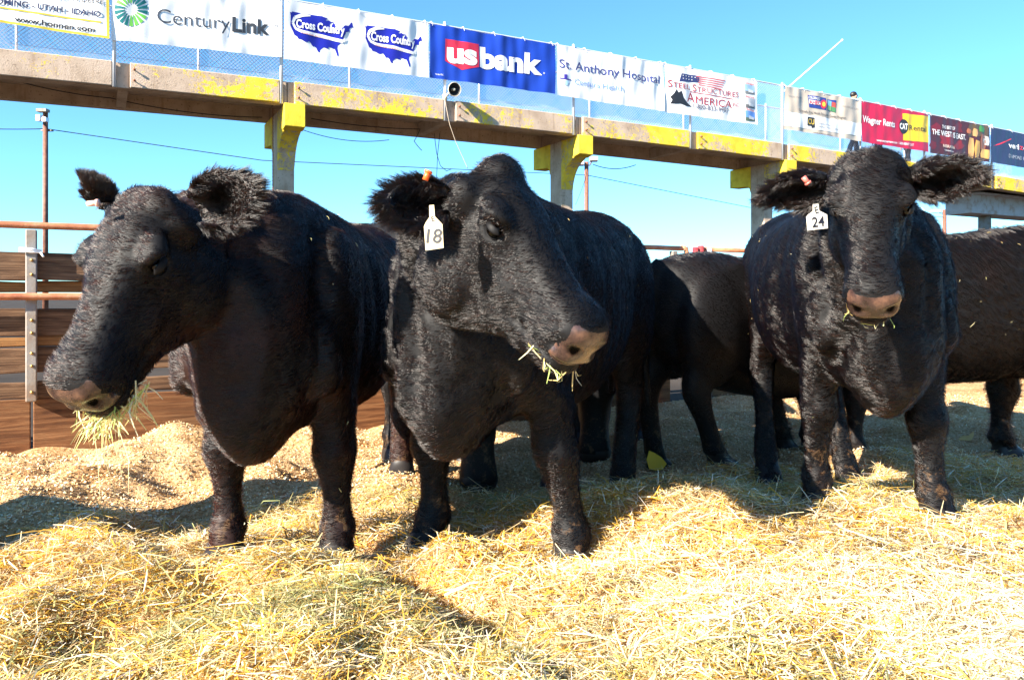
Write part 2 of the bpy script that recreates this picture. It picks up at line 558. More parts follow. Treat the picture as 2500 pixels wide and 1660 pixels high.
# ------------------------------------------------------------------ loose straw and shavings
def blades(name, xs, ys, length, width, lift, tilt, colors, m, bend=0.25, segs=2):
    n = len(xs)
    z = ground_z(xs, ys) + lift
    a = RNG.uniform(0, 2 * PI, n)
    d = np.stack([np.cos(a) * np.cos(tilt), np.sin(a) * np.cos(tilt), np.sin(tilt)], 1)
    side = np.stack([-np.sin(a), np.cos(a), RNG.normal(0, 0.5, n)], 1)
    side /= np.linalg.norm(side, axis=1)[:, None]
    c = np.stack([xs, ys, z], 1)
    bn = np.cross(d, side)
    bv = bn * (RNG.normal(0, bend, n) * length)[:, None]
    L = length[:, None] / 2
    W = width[:, None] / 2
    P = []
    prof_ = ((-1, 0.8), (0, 1.0), (1, 0.45)) if segs == 2 else ((-1, 0.9), (1, 0.8))
    K = len(prof_) * 2
    for k, (u, w) in enumerate(prof_):
        p = c + d * L * u + bv * (0.5 - 0.5 * u * u)
        P += [p - side * W * w, p + side * W * w]
    V = np.stack(P, 1).reshape(-1, 3)
    b = (np.arange(n) * K)[:, None]
    F = np.concatenate([b + np.array([[0, 1, 3, 2]]) + 2 * j for j in range(segs)], 1).reshape(-1, 4)
    me = np_mesh(name, V, F, [m])
    ca = me.color_attributes.new('blade_color', 'FLOAT_COLOR', 'POINT')
    col = np.repeat(np.concatenate([colors, np.ones((n, 1))], 1), K, axis=0)
    ca.data.foreach_set('color', col.astype(np.float32).ravel())
    o = link(name, me)
    return o

def scatter(n, y0, y1, power):
    """spots over the pen floor, denser towards the near side"""
    u = RNG.random(n)
    k = 1 - power
    y = (y0 ** k + u * (y1 ** k - y0 ** k)) ** (1 / k)
    x = (RNG.random(n) * 2 - 1) * (0.70 * y + 0.35)
    return x, y

# straw
x, y = scatter(470000, 1.45, 5.4, 1.35)
keep = RNG.random(len(x)) < straw_mask(x, y) * (0.35 + 0.65 * vnoise(x * 3 + 2, y * 3, 8))
x, y = x[keep], y[keep]
n = len(x)
green = np.clip(bump2(x, y, -0.75, 2.0, 0.55, 0.28, 0.75, 0.2) + bump2(x, y, 0.3, 1.75, 0.5, 0.15, 0.35) + bump2(x, y, 1.1, 3.5, 1.4, 0.45, 0.5) + bump2(x, y, -0.4, 3.4, 1.2, 0.3, 0.3) + 0.04 + 0.25 * (vnoise(x * 2.3, y * 2.3, 21) - 0.5), 0, 0.85)
pale = np.array([0.84, 0.66, 0.36]); gold = np.array([0.72, 0.41, 0.06]); olive = np.array([0.40, 0.38, 0.16]); white = np.array([0.89, 0.80, 0.62])
r = RNG.random(n) + 0.35 * np.clip(bump2(x, y, 1.3, 2.0, 0.9, 0.55, 1.0), 0, 1)
gsel = vnoise(x * 2.7 + 40, y * 2.7, 22)
col = np.where((r < 0.40 + 0.45 * (gsel - 0.4))[:, None], gold, np.where((r < 0.8)[:, None], pale, white))
isg = RNG.random(n) < green
col = np.where(isg[:, None], olive, col)
clump_ = 0.70 + 0.55 * vnoise(x * 5.5 + 3, y * 5.5 + 60, 24)
col = np.clip(col * clump_[:, None] * RNG.uniform(0.75, 1.1, (n, 1)) * RNG.uniform(0.93, 1.07, (n, 3)), 0, 0.9)
length = np.clip(RNG.lognormal(math.log(0.045), 0.55, n), 0.012, 0.19)
width = np.clip(RNG.lognormal(math.log(0.0026), 0.40, n), 0.0016, 0.009) * np.where(isg, 0.8, 1)
lift = RNG.random(n) ** 1.5 * 0.045
tilt = RNG.normal(0, 0.20, n) + np.where(RNG.random(n) < 0.05, RNG.uniform(0.3, 1.1, n), 0)
straw = blades('straw', x, y, length, width, lift, tilt, col, M['straw'])
tag(straw, 'loose golden straw with green hay strewn over the pen floor', kind='stuff')

# a few long bent stems over the rest
x, y = scatter(2600, 1.45, 4.6, 1.3)
keep = RNG.random(len(x)) < straw_mask(x, y)
x, y = x[keep], y[keep]
n = len(x)
lc = np.array([[0.82, 0.66, 0.36], [0.74, 0.46, 0.10], [0.86, 0.78, 0.58], [0.50, 0.50, 0.22]])[RNG.choice(4, n, p=[.4, .25, .25, .1])] * RNG.uniform(.8, 1.05, (n, 1))
stems = blades('straw_stems', x, y, RNG.uniform(.08, .20, n), RNG.uniform(.0022, .0052, n), .02 + RNG.random(n) * .04, RNG.normal(0, .22, n), np.clip(lc, 0, .9), M['straw'], 0.12, 2)
tag(stems, 'long bent straw stems lying over the chopped straw', kind='stuff')

# curled wood shavings
x, y = scatter(230000, 1.5, 7.5, 1.05)
q = -(x + 2.855) * DY + (y - 4.64) * DX
keep = (q < -0.05) & (RNG.random(len(x)) < 1.0 - 0.8 * straw_mask(x, y))
x, y = x[keep], y[keep]
n = len(x)
sh = np.array([[0.86, 0.64, 0.36], [0.72, 0.46, 0.22], [0.58, 0.32, 0.12], [0.88, 0.74, 0.52]])[RNG.integers(0, 4, n)]
pk = vnoise(x * 4, y * 4, 33)[:, None]
sh = np.clip(sh * RNG.uniform(0.75, 1.1, (n, 1)) * (0.75 + 0.45 * pk), 0, 0.9)
chips = blades('wood_shavings', x, y, RNG.uniform(0.005, 0.016, n), RNG.uniform(0.003, 0.009, n), RNG.random(n) * 0.012, RNG.normal(0, 0.5, n), sh, M['chips'], 0.4, 1)
tag(chips, 'curled pale wood shavings covering the back and left of the pen', kind='stuff')

# ------------------------------------------------------------------ the concrete walkway
BY0 = 16.5
def deck_top(t): return 4.885 - 0.0008 * (t - 1.5) ** 2
def bp(t, w, z):
    """t along the walkway, w in from its near face, z up"""
    return Vector((t * DX - w * DY, BY0 + t * DY + w * DX, z))
def px_t(px, w=0.0):
    u = (px - 1250.0) / F_PX
    return (u * (BY0 + w * DX) + w * DY) / (DX - DY * u)
def px_tz(px, py, w=0.0):
    t_ = px_t(px, w)
    Y = BY0 + t_ * DY + w * DX
    return t_, CAM_H + Y * (HZ - py) / F_PX

POSTS = [-10.6, -7.49, -4.78, -1.56, 1.50, 4.80, 7.85, 10.83, 13.6, 16.9, 20.0]
BENTS = [-10.9, -4.55, 1.78, 8.11]
GH = 0.415
bridge = empty('walkway', bp(0, 0.9, 0))
tag(bridge, 'raised concrete walkway with peeling yellow paint crossing above the pens', 'walkway')
bpos = bridge.location
def rel(v): return Vector(v) - bpos
def prism_tz(mb, t0, t1, w0, w1, zt, zb):
    """block along the walkway between t0 and t1, its top and bottom given below the deck line"""
    p = []
    for off in (zb, zt):
        for tt, ww in ((t0, w0), (t1, w0), (t1, w1), (t0, w1)):
            p.append(rel(bp(tt, ww, deck_top(tt) + off)))
    mb.hexa(p)
panel_m = ['concrete_peel_less', 'concrete_peel', 'concrete_peel_more', 'concrete_peel', 'concrete_peel', 'concrete_peel', 'concrete_peel', 'concrete_peel_more', 'concrete_peel', 'concrete_peel', 'concrete_peel_less']
for i, t0 in enumerate(POSTS):
    t1 = POSTS[i + 1] - 0.03 if i + 1 < len(POSTS) else t0 + 4
    mb = MB()
    prism_tz(mb, t0 + 0.235, t1, -0.075, 0.0, 0.0, -GH + 0.002)
    o = mb.build('girder_panel', M[panel_m[i]], bridge)
    bevelled(o, 0.012)
    # the rusty bolts that stick out of the panel beside each joint
    for dz in (-0.12, -0.30):
        m2 = MB()
        tt = t0 + 0.30
        a = bp(tt, -0.07, deck_top(tt) + dz)
        m2.tube([rel(a), rel(bp(tt, -0.135, deck_top(tt) + dz))], 0.011, 6)
        m2.tube([rel(bp(tt, -0.115, deck_top(tt) + dz)), rel(bp(tt, -0.135, deck_top(tt) + dz))], 0.022, 6)
        m2.build('bolt', M['rust_bolt'], bridge)
spans = [(-16.0, -10.9 + 0.12), (-10.77, -4.67), (-4.655, 1.66), (1.675, 7.99), (8.005, 14.4), (14.415, 24.0)]
for a, b in spans:
    k = 6
    mb = MB(); mf = MB(); ms = MB()
    for j in range(k):
        s0, s1 = a + (b - a) * j / k, a + (b - a) * (j + 1) / k
        prism_tz(mb, s0, s1, 0.001, 0.19, -0.002, -GH)
        prism_tz(mf, s0, s1, 1.62, 1.82, -0.002, -GH)
        prism_tz(ms, s0, s1, 0.191, 1.619, -0.03, -0.15)
    mb.build('near_girder', M['concrete'], bridge)
    mf.build('far_girder', M['concrete'], bridge)
    ms.build('deck_slab', M['concrete'], bridge)
for tt in (-13.8, -7.35, -1.42, 4.95, 11.0, 17.1):
    mb = MB(); prism_tz(mb, tt - 0.08, tt + 0.08, 0.192, 1.618, -0.152, -GH + 0.005)
    bevelled(mb.build('cross_beam', M['concrete'], bridge), 0.01)
def prof(mb, pts, t0, t1, zref):
    """extrude a (w, z) outline between t0 and t1"""
    n = len(pts)
    vs = [rel(bp(t0, w, zref + z)) for w, z in pts] + [rel(bp(t1, w, zref + z)) for w, z in pts]
    fs = [tuple(range(n)), tuple(range(2 * n - 1, n - 1, -1))]
    for i in range(n):
        j = (i + 1) % n
        fs.append((j, i, i + n, j + n))
    mb.add(vs, fs)
for tc in BENTS:
    zr = deck_top(tc) - GH - 0.004
    col = empty('column', rel(bp(tc, 0.9, 0)))
    col.parent = bridge
    def childbuild(mb, nm, m):
        o = mb.build(nm, m, col)
        o.location = -Vector(col.location)
        return bevelled(o, 0.012)
    mb = MB(); prof(mb, [(-0.13, -0.42), (0.10, -0.455), (0.10, 0), (-0.13, 0)], tc - 0.19, tc + 0.19, zr)
    childbuild(mb, 'cap_front', M['concrete_yellow'])
    mb = MB(); prof(mb, [(0.101, -0.455), (0.28, -0.53), (0.44, -0.64), (0.55, -0.77), (0.63, -0.95), (0.66, -1.12), (0.66, 0), (0.101, 0)], tc - 0.165, tc + 0.165, zr)
    childbuild(mb, 'haunch', M['concrete_peel_more'])
    mb = MB(); prof(mb, [(1.151, 0), (1.151, -0.72), (1.20, -0.58), (1.30, -0.53), (1.93, -0.50), (1.93, 0)], tc - 0.17, tc + 0.17, zr)
    childbuild(mb, 'cap_back', M['concrete_yellow'])
    mb = MB(); prof(mb, [(0.661, -zr - 0.2), (0.661, 0), (1.15, 0), (1.15, -zr - 0.2)], tc - 0.16, tc + 0.16, zr)
    childbuild(mb, 'shaft', M['concrete'])
# steel pier under the far right end of the walkway
ts = 17.3
zr = deck_top(ts) - GH - 0.03
pier = empty('steel_pier', bp(ts, 0.9, 0)); tag(pier, 'weathered steel beam under the far right end of the walkway', 'steel beam')
mb = MB()
for (t0, t1, w0, w1, z0, z1) in ((ts, ts + 4.5, 0.55, 2.05, zr - 0.02, zr + 0.01), (ts + 0.06, ts + 4.5, 0.85, 1.75, zr - 0.62, zr - 0.021)):
    p = [bp(tt, ww, zz) - pier.location for zz in (z0, z1) for tt, ww in ((t0, w0), (t1, w0), (t1, w1), (t0, w1))]
    mb.hexa(p)
mb.build('beam', M['steel_beam'], pier)
mb = MB(); mb.tube([bp(ts + 1.5, 1.3, -0.2) - pier.location, bp(ts + 1.5, 1.3, zr - 0.62) - pier.location], 0.2, 12)
mb.build('post', M['rust_post'], pier)

# ------------------------------------------------------------------ chain-link fences on the walkway
def chain_fence(w, label, posts, mid):
    root = empty('chain_link_fence', bp(0, w, 0)); tag(root, label, 'chain-link fence', 'chain-link fences on the walkway')
    R = lambda v: v - root.location
    H = 1.50
    for tt in posts:
        mb = MB()
        zb = deck_top(tt) + (-GH - 0.01 if w < 0.1 else -0.03)
        ww = w - 0.0
        mb.tube([R(bp(tt, ww, zb)), R(bp(tt, ww, deck_top(tt) + H + 0.03))], 0.030 if w < 0.1 else 0.022, 10)
        mb.ball(R(bp(tt, ww, deck_top(tt) + H + 0.035)), 0.034, 8, 6)
        mb.build('post', M['galv'], root)
    ts_ = np.linspace(posts[0] - 2.5, posts[-1] + 3, 24)
    mb = MB(); mb.tube([R(bp(a, w + 0.05, deck_top(a) + H)) for a in ts_], 0.021, 8); mb.build('top_rail', M['galv'], root)
    mb = MB(); mb.tube([R(bp(a, w + 0.04, deck_top(a) + 0.10)) for a in ts_], 0.004, 4); mb.build('bottom_wire', M['wire'], root)
    P = [posts[0] - 2.5] + list(posts) + [posts[-1] + 3]
    S = 0.0707
    for a, b in zip(P[:-1], P[1:]):
        L = b - a
        mb = MB()
        k = int((L + H) / S) + 1
        for i in range(-int(H / S) - 1, int(L / S) + 2):
            for sgn in (1, -1):
                x0 = i * S
                lo, hi = max(0.0, -x0), min(H, L - x0)
                if hi - lo < 0.02: continue
                def P3(h):
                    xx = x0 + h
                    tt = a + (xx if sgn > 0 else L - xx)
                    return R(bp(tt, w + 0.035 + 0.004 * sgn, deck_top(tt) + 0.02 + h * (H - 0.03) / H))
                mb.tube([P3(lo), P3(hi)], 0.0038, 3, False)
        mb.build('wire_mesh', M['wire'], root)['kind'] = 'stuff'
    return root
near_fence = chain_fence(-0.055, 'chain-link fence on the near edge of the walkway with the banners tied on', POSTS, False)
far_fence = chain_fence(1.72, 'chain-link fence along the far edge of the walkway', [-9.0, -6.0, -3.0, 0.05, 3.1, 6.1, 9.1, 12.2, 15.2, 18.2], True)

# ------------------------------------------------------------------ banners
def vinyl(name, c, rough=0.42):
    m = mat(name, c, rough, spec=0.4)
    return m
INKS = {}
def ink(c):
    if c not in INKS: INKS[c] = vinyl('printed_vinyl', c)
    return INKS[c]
WHITE, NAVY, BLUE, RED, BLK, GREY = (0.80, 0.79, 0.78), (0.05, 0.06, 0.22), (0.02, 0.035, 0.36), (0.62, 0.03, 0.06), (0.02, 0.02, 0.025), (0.25, 0.25, 0.27)

TXT = {}
def text_mesh(s, bold=0.0, shear=0.0):
    """lettering as flat triangles, kept by its string"""
    key = (s, bold, shear)
    if key in TXT: return TXT[key]
    cu = bpy.data.curves.new('lettering', 'FONT')
    cu.body = s; cu.offset = bold; cu.shear = shear; cu.resolution_u = 4; cu.size = 1.0
    ob = bpy.data.objects.new('lettering', cu)
    C.objects.link(ob)
    dg = bpy.context.evaluated_depsgraph_get()
    me = bpy.data.meshes.new_from_object(ob.evaluated_get(dg))
    bpy.data.objects.remove(ob); bpy.data.curves.remove(cu)
    TXT[key] = me
    return me

class Banner:
    W = -0.115
    def __init__(self, label, x0, x1, yb0, yb1, col, seed, ytop=None, amp=0.03, group='banners tied along the walkway fence'):
        self.x0, self.x1 = x0, x1
        self.t0, self.t1 = px_t(x0, self.W), px_t(x1, self.W)
        self.zb0, self.zb1 = px_tz(x0, yb0, self.W)[1], px_tz(x1, yb1, self.W)[1]
        rs = np.random.default_rng(seed)
        self.ph = rs.uniform(0, 6.28, 8); self.fr = rs.uniform(0.8, 1.3, 8); self.amp = amp * 0.75
        self.o = empty('banner', bp((self.t0 + self.t1) / 2, self.W, (self.zb0 + self.zb1) / 2))
        tag(self.o, label, 'banner', group)
        self.base = self.grid(self.t0, self.t1, lambda a: (self.zb0 + (self.zb1 - self.zb0) * a, self.ztop(self.t0 + (self.t1 - self.t0) * a)), ink(col), 'sheet', 0)
        mb = MB()
        for k in range(5):
            tt = self.t0 + (self.t1 - self.t0) * (0.02 + 0.24 * k)
            zz = self.ztop(tt)
            mb.tube([self.S(tt, zz - 0.03, 2), bp(tt, self.W + 0.02, zz + 0.07) - self.o.location, bp(tt, self.W + 0.13, zz + 0.085) - self.o.location], 0.006, 5)
        mb.build('tie', ink(WHITE), self.o)['kind'] = 'stuff'
    def ztop(self, t_): return deck_top(t_) + 1.44
    def rip(self, t_, z):
        p, f, A = self.ph, self.fr, self.amp
        s = math.sin
        h = (z - self.zb0)
        v = 0.55 * s(5.2 * f[0] * t_ + p[0] + 0.9 * h) + 0.5 * s(9.5 * f[1] * t_ + p[1] - 1.6 * h) * (0.5 + 0.5 * s(1.3 * t_ + p[5]))
        v += 0.28 * s(19 * f[2] * t_ + p[2] + 0.5 * h) * (0.4 + 0.6 * s(2.1 * t_ + p[6]) ** 2) + 0.5 * s(2.6 * f[3] * t_ + 3.2 * h + p[3]) + 0.22 * s(11 * f[4] * t_ - 7 * h + p[4])
        return A * v
    def S(self, t_, z, layer=0):
        return bp(t_, self.W - 0.04 + self.rip(t_, z) - 0.0045 * layer, z) - self.o.location
    def grid(self, ta, tb, zf, m, name, layer, nx=None, nz=22):
        nx = nx or max(6, int((tb - ta) / 0.02))
        vs, fs = [], []
        for i in range(nx + 1):
            a = i / nx
            t_ = ta + (tb - ta) * a
            z0, z1 = zf(a)
            for j in range(nz + 1):
                vs.append(self.S(t_, z0 + (z1 - z0) * j / nz, layer))
        for i in range(nx):
            for j in range(nz):
                k = i * (nz + 1) + j
                fs.append((k, k + nz + 1, k + nz + 2, k + 1))
        o = link(name, mesh_from(name, vs, fs, [m], True), self.o)
        return o
    def flat(self, verts, faces, name, m, layer):
        """flat print cut fine enough to follow the cloth; verts are (t, z)"""
        bm = bmesh.new()
        vs = [bm.verts.new((a, b, 0)) for a, b in verts]
        for f in faces:
            try: bm.faces.new([vs[i] for i in f])
            except ValueError: pass
        bmesh.ops.triangulate(bm, faces=bm.faces[:])
        ts_ = [v[0] for v in verts]; zs_ = [v[1] for v in verts]
        for axis_, lo, hi, st in ((0, min(ts_), max(ts_), 0.03), (1, min(zs_), max(zs_), 0.05)):
            k = math.ceil(lo / st) * st
            while k < hi:
                no = (1, 0, 0) if axis_ == 0 else (0, 1, 0)
                bmesh.ops.bisect_plane(bm, geom=bm.verts[:] + bm.edges[:] + bm.faces[:], plane_co=(k if axis_ == 0 else 0, k if axis_ == 1 else 0, 0), plane_no=no)
                k += st
        for v in bm.verts: v.co = self.S(v.co.x, v.co.y, layer)
        me = bpy.data.meshes.new(name)
        bm.to_mesh(me); bm.free()
        me.materials.append(m)
        return link(name, me, self.o)
    def poly(self, pts, col, name='print', layer=1):
        q = [px_tz(a, b, self.W) for a, b in pts]
        return self.flat(q, [tuple(range(len(q)))], name, col if not isinstance(col, tuple) else ink(col), layer)
    def text(self, s, x0, x1, y0, y1, cap, col, bold=0.0, shear=0.0, layer=2, name='lettering'):
        """letters from photo pixel x0 to x1 standing on the line y0..y1, capitals cap pixels high"""
        me = text_mesh(s, bold, shear)
        co = np.empty(len(me.vertices) * 3); me.vertices.foreach_get('co', co); co = co.reshape(-1, 3)
        a0, a1 = co[:, 0].min(), co[:, 0].max()
        (t0, z0), (t1, z1) = px_tz(x0, y0, self.W), px_tz(x1, y1, self.W)
        Y0 = BY0 + t0 * DY + self.W * DX
        sy = cap * Y0 / F_PX / 0.70
        k = (co[:, 0] - a0) / (a1 - a0)
        T = t0 + (t1 - t0) * k
        Z = z0 + (z1 - z0) * k + co[:, 1] * sy
        fs = [tuple(p.vertices) for p in me.polygons]
        return self.flat(list(zip(T.tolist(), Z.tolist())), fs, name, ink(col), layer)

b = Banner('white banner with yellow border reading www.honnen.com at the left end', -70, 267, 45, 98, WHITE, 1, amp=0.022)
YL = (0.75, 0.56, 0.05)
b.poly([(-70, 41), (262, 91.5), (267, 98), (-70, 47)], YL, 'border')
b.poly([(259, -12), (266, -12), (267, 98), (261, 93)], YL, 'border')
b.poly([(-60, 10), (247, 56), (247, 60), (-60, 14)], YL, 'stripe')
b.text('JOHN DEERE', 140, 253, -1, 15, 11, BLK, 0.0)
b.text('WYOMING - UTAH - IDAHO', -52, 246, 6, 45, 14, (0.03, 0.035, 0.09), 0.02)
b.text('www.honnen.com', 36, 232, 55, 82, 13, BLK, 0.02)

b = Banner('white banner with a green starburst reading CenturyLink', 272, 687, 99, 142, WHITE, 2, amp=0.034)
for k in range(18):
    a0 = 2 * PI * (k + 0.16) / 18; a1 = 2 * PI * (k + 0.84) / 18
    g = (0.16, 0.50, 0.07) if (k % 9) in (1, 2, 3, 4) else (0.01, 0.14, 0.14)
    cxp, cyp = 320, 27
    b.poly([(cxp + 15 * math.cos((a0 + a1) / 2 - .1), cyp + 15 * math.sin((a0 + a1) / 2 - .1)), (cxp + 41 * math.cos(a0), cyp + 41 * math.sin(a0)), (cxp + 41 * math.cos(a1), cyp + 41 * math.sin(a1)), (cxp + 15 * math.cos((a0 + a1) / 2 + .1), cyp + 15 * math.sin((a0 + a1) / 2 + .1))], g, 'logo_petal', 1)
b.text('Century', 383, 561, 57, 76, 34, (0.05, 0.06, 0.08), -0.005)
b.text('Link', 566, 656, 78, 86, 34, (0.035, 0.04, 0.05), 0.035)
b.text('TM', 663, 677, 68, 70, 6, GREY)

b = Banner('white banner with two blue country maps reading Cross Country', 692, 1045, 146, 192, WHITE, 3, amp=0.034)
US = [(-124.7,48.4),(-123,48.3),(-122.8,49),(-95.2,49),(-95.1,49.4),(-94.6,48.7),(-93,48.6),(-90,48.1),(-92,46.8),(-90.5,46.6),(-88,47.4),(-88.5,46.9),(-87,46.5),(-84.7,46.5),(-84.1,46),(-86,46),(-88,45),(-87.9,43),(-87.6,41.7),(-86.8,41.8),(-86.3,43),(-86.5,44),(-85.5,45.2),(-84.7,45.8),(-83.4,45.2),(-83.3,44.3),(-83.9,43.7),(-82.6,44),(-82.4,43),(-83.2,42),(-81,41.6),(-79,42.7),(-79,43.3),(-76.3,43.5),(-76.2,44.1),(-74.8,45),(-71.5,45),(-70.3,46),(-69.2,47.4),(-68.2,47.3),(-67.8,45.7),(-67,44.8),(-70,43.8),(-70.7,42.7),(-70,41.8),(-71.5,41.4),(-73.7,40.9),(-74,40),(-75.2,38.6),(-76,37),(-75.7,35.3),(-77.5,34.3),(-79.2,33.2),(-81.2,31.8),(-81.4,30.3),(-80.2,27),(-80.4,25.3),(-81.2,25.2),(-82.1,27),(-82.7,28.2),(-84,30),(-85.3,29.7),(-87,30.4),(-89.3,30.3),(-89.4,29.2),(-91,29.3),(-93.8,29.7),(-95.2,29),(-97.2,27.7),(-97.3,26),(-99.2,26.5),(-100.5,28.5),(-102.6,29.7),(-103.2,29),(-104.7,30),(-106.5,31.8),(-108.2,31.8),(-108.2,31.3),(-111,31.3),(-114.8,32.5),(-117.1,32.5),(-118.4,34),(-120.6,34.6),(-122,36.9),(-123.8,39.3),(-124.4,40.4),(-124.1,43),(-124,46.3)]
MAPB = (0.012, 0.016, 0.30)
for (xa, xb, ytl, hgt, sl) in ((706, 861, 29, 95, 0.14), (890, 1030, 62, 88, 0.155)):
    W_ = xb - xa
    P = lambda u_, v_: (xa + W_ * u_, ytl + hgt * v_ + sl * W_ * u_)
    b.poly([P((lo + 124.7) / 57.7, (49.4 - la) / 24.2) for lo, la in US], MAPB, 'map', 1)
    pts = [(0.33, 0.05), (0.20, 0.06), (0.08, 0.16), (0.045, 0.30), (0.09, 0.44), (0.20, 0.50), (0.5, 0.53), (0.84, 0.60), (0.87, 0.50)]
    wd = [0.012, 0.055, 0.05, 0.04, 0.04, 0.05, 0.055, 0.05, 0.012]
    for i in range(len(pts) - 1):
        (x0, y0), (x1, y1) = pts[i], pts[i + 1]
        d = Vector((x1 - x0, (y1 - y0) * hgt / W_, 0)).normalized(); nn = Vector((-d.y, d.x, 0))
        b.poly([P(x0 + nn.x * wd[i] / 2, y0 + nn.y * wd[i] * W_ / hgt / 2), P(x1 + nn.x * wd[i + 1] / 2, y1 + nn.y * wd[i + 1] * W_ / hgt / 2), P(x1 - nn.x * wd[i + 1] / 2, y1 - nn.y * wd[i + 1] * W_ / hgt / 2), P(x0 - nn.x * wd[i] / 2, y0 - nn.y * wd[i] * W_ / hgt / 2)], WHITE, 'swoosh', 2)
    A, B = P(0.10, 0.40), P(0.86, 0.42)
    b.text('Cross Country', A[0], B[0], A[1] + 0, B[1] - 1, 20, WHITE, 0.03, 0, 3)
    A, B = P(0.18, 0.545), P(0.80, 0.60)
    b.text('PIPELINE SUPPLY CO., INC.', A[0], B[0], A[1], B[1], 3.6, (0.6, 0.1, 0.12), 0, 0, 3)

b = Banner('blue banner with a red shield reading usbank', 1048, 1353, 191, 231, (0.010, 0.045, 0.36), 4, amp=0.03)
R2 = lambda a, c: (700 + a * 0.3387, c * 0.3387)
b.poly([R2(1135, 288), R2(1380, 325), R2(1380, 490), R2(1255, 512), R2(1135, 445)], (0.58, 0.025, 0.06), 'shield', 1)
b.text('us', *(R2(1147, 0)[0], R2(1366, 0)[0]), 449 * .3387, 474 * .3387, 49, WHITE, 0.045)
b.text('bank', *(R2(1387, 0)[0], R2(1832, 0)[0]), 488 * .3387, 541 * .3387, 48, WHITE, 0.045)
b.text('®', R2(1838, 0)[0], R2(1850, 0)[0], 183, 183.5, 4, WHITE)
b.text('Member FDIC', R2(1068, 0)[0], R2(1124, 0)[0], 184, 187, 4, WHITE)

b = Banner('white banner reading St. Anthony Hospital beside the blue banner', 1357, 1619, 234, 273, WHITE, 5, amp=0.034)
R3 = lambda a, c: (1300 + a * 0.2998, c * 0.2998)
b.text('St. Anthony Hospital', R3(210, 0)[0], R3(1027, 0)[0], 555 * .2998, 686 * .2998, 21, NAVY, 0.008)
b.text('Centura Health', R3(330, 0)[0], R3(727, 0)[0], 690 * .2998, 752 * .2998, 14, (0.25, 0.38, 0.75), 0.008)
b.poly([R3(212, 638), R3(244, 645), R3(244, 611), R3(271, 615), R3(271, 648), R3(306, 655), R3(306, 664), R3(212, 648)], (0.05, 0.03, 0.28), 'logo_bar', 1)
b.poly([R3(225, 660), R3(290, 668), R3(270, 704), R3(245, 700)], (0.45, 0.68, 0.86), 'logo_base', 1)

b = Banner('white banner with a flag and red letters reading Steel Structures America', 1621, 1847, 275, 306, WHITE, 6, amp=0.03)
b.poly([R3(1205, 603), R3(1320, 618), R3(1352, 640), R3(1348, 676), R3(1184, 668)], (0.035, 0.045, 0.14), 'flag_canton', 1)
for k in range(9):
    aa, cc = 1212 + (k % 5) * 25, 614 + (k // 5) * 24 + (k % 5) * 4
    b.poly([R3(aa, cc), R3(aa + 5, cc + 5), R3(aa + 10, cc + 1), R3(aa + 8, cc + 10), R3(aa + 2, cc + 10)], WHITE, 'star', 2)
for k in range(5):
    aa, cc = 1325 + k * 6, 620 + k * 17
    b.poly([R3(aa, cc), R3(1430, cc + 20), R3(1560 - k * 8, cc + 42), R3(1560 - k * 8, cc + 49), R3(1430, cc + 29), R3(aa, cc + 9)], (0.66, 0.13, 0.15), 'flag_stripe', 1)
DR = (0.36, 0.025, 0.05)
b.text('S', R3(1090, 0)[0], R3(1124, 0)[0], 713 * .2998, 715 * .2998, 17, DR)
b.text('TEEL', R3(1130, 0)[0], R3(1278, 0)[0], 717 * .2998, 737 * .2998, 13, DR)
b.text('S', R3(1298, 0)[0], R3(1328, 0)[0], 745 * .2998, 749 * .2998, 17, DR)
b.text('TRUCTURES', R3(1334, 0)[0], R3(1665, 0)[0], 751 * .2998, 801 * .2998, 13, DR)
b.text('A', R3(1247, 0)[0], R3(1312, 0)[0], 834 * .2998, 840 * .2998, 24, DR)
b.text('MERICA', R3(1322, 0)[0], R3(1614, 0)[0], 846 * .2998, 886 * .2998, 18, DR)
b.text('INC.', R3(1620, 0)[0], R3(1676, 0)[0], 870 * .2998, 879 * .2998, 9, DR)
b.text('1-800-833-9997', R3(1300, 0)[0], R3(1592, 0)[0], 884 * .2998, 926 * .2998, 11, (0.14, 0.13, 0.18), 0.01)
b.poly([R3(1278, 747), R3(1625, 811), R3(1625, 817), R3(1278, 753)], DR, 'rule', 1)
b.poly([R3(1110, 795), R3(1140, 765), R3(1160, 732), R3(1175, 760), R3(1200, 745), R3(1215, 800), R3(1245, 840), R3(1290, 875), R3(1240, 870), R3(1190, 850), R3(1150, 852), R3(1110, 850), R3(1125, 820)], BLK, 'dark_emblem', 1)
for (c0, c1, sky_c, low_c, cap_s) in ((690, 770, (0.30, 0.46, 0.72), (0.16, 0.17, 0.17), 'Garages'), (800, 885, (0.45, 0.46, 0.48), (0.12, 0.12, 0.12), 'Barns'), (905, 990, (0.14, 0.30, 0.70), (0.10, 0.14, 0.10), 'Buildings')):
    cm = (c0 + c1) / 2 + 12
    b.poly([R3(1714, c0), R3(1800, c0 + 15), R3(1800, cm + 14), R3(1718, cm)], sky_c, 'photo_print', 1)
    b.poly([R3(1718, cm), R3(1800, cm + 14), R3(1802, c1 + 6), R3(1720, c1)], low_c, 'photo_print', 1)
    b.poly([R3(1745, cm - 14), R3(1790, cm + 4), R3(1790, cm + 24), R3(1745, cm + 14)], (0.60, 0.60, 0.60), 'photo_print', 2)
    b.text(cap_s, R3(1722, 0)[0], R3(1796, 0)[0], (c0 - 4) * .2998, (c0 + 10) * .2998, 4.5, RED, 0.01)

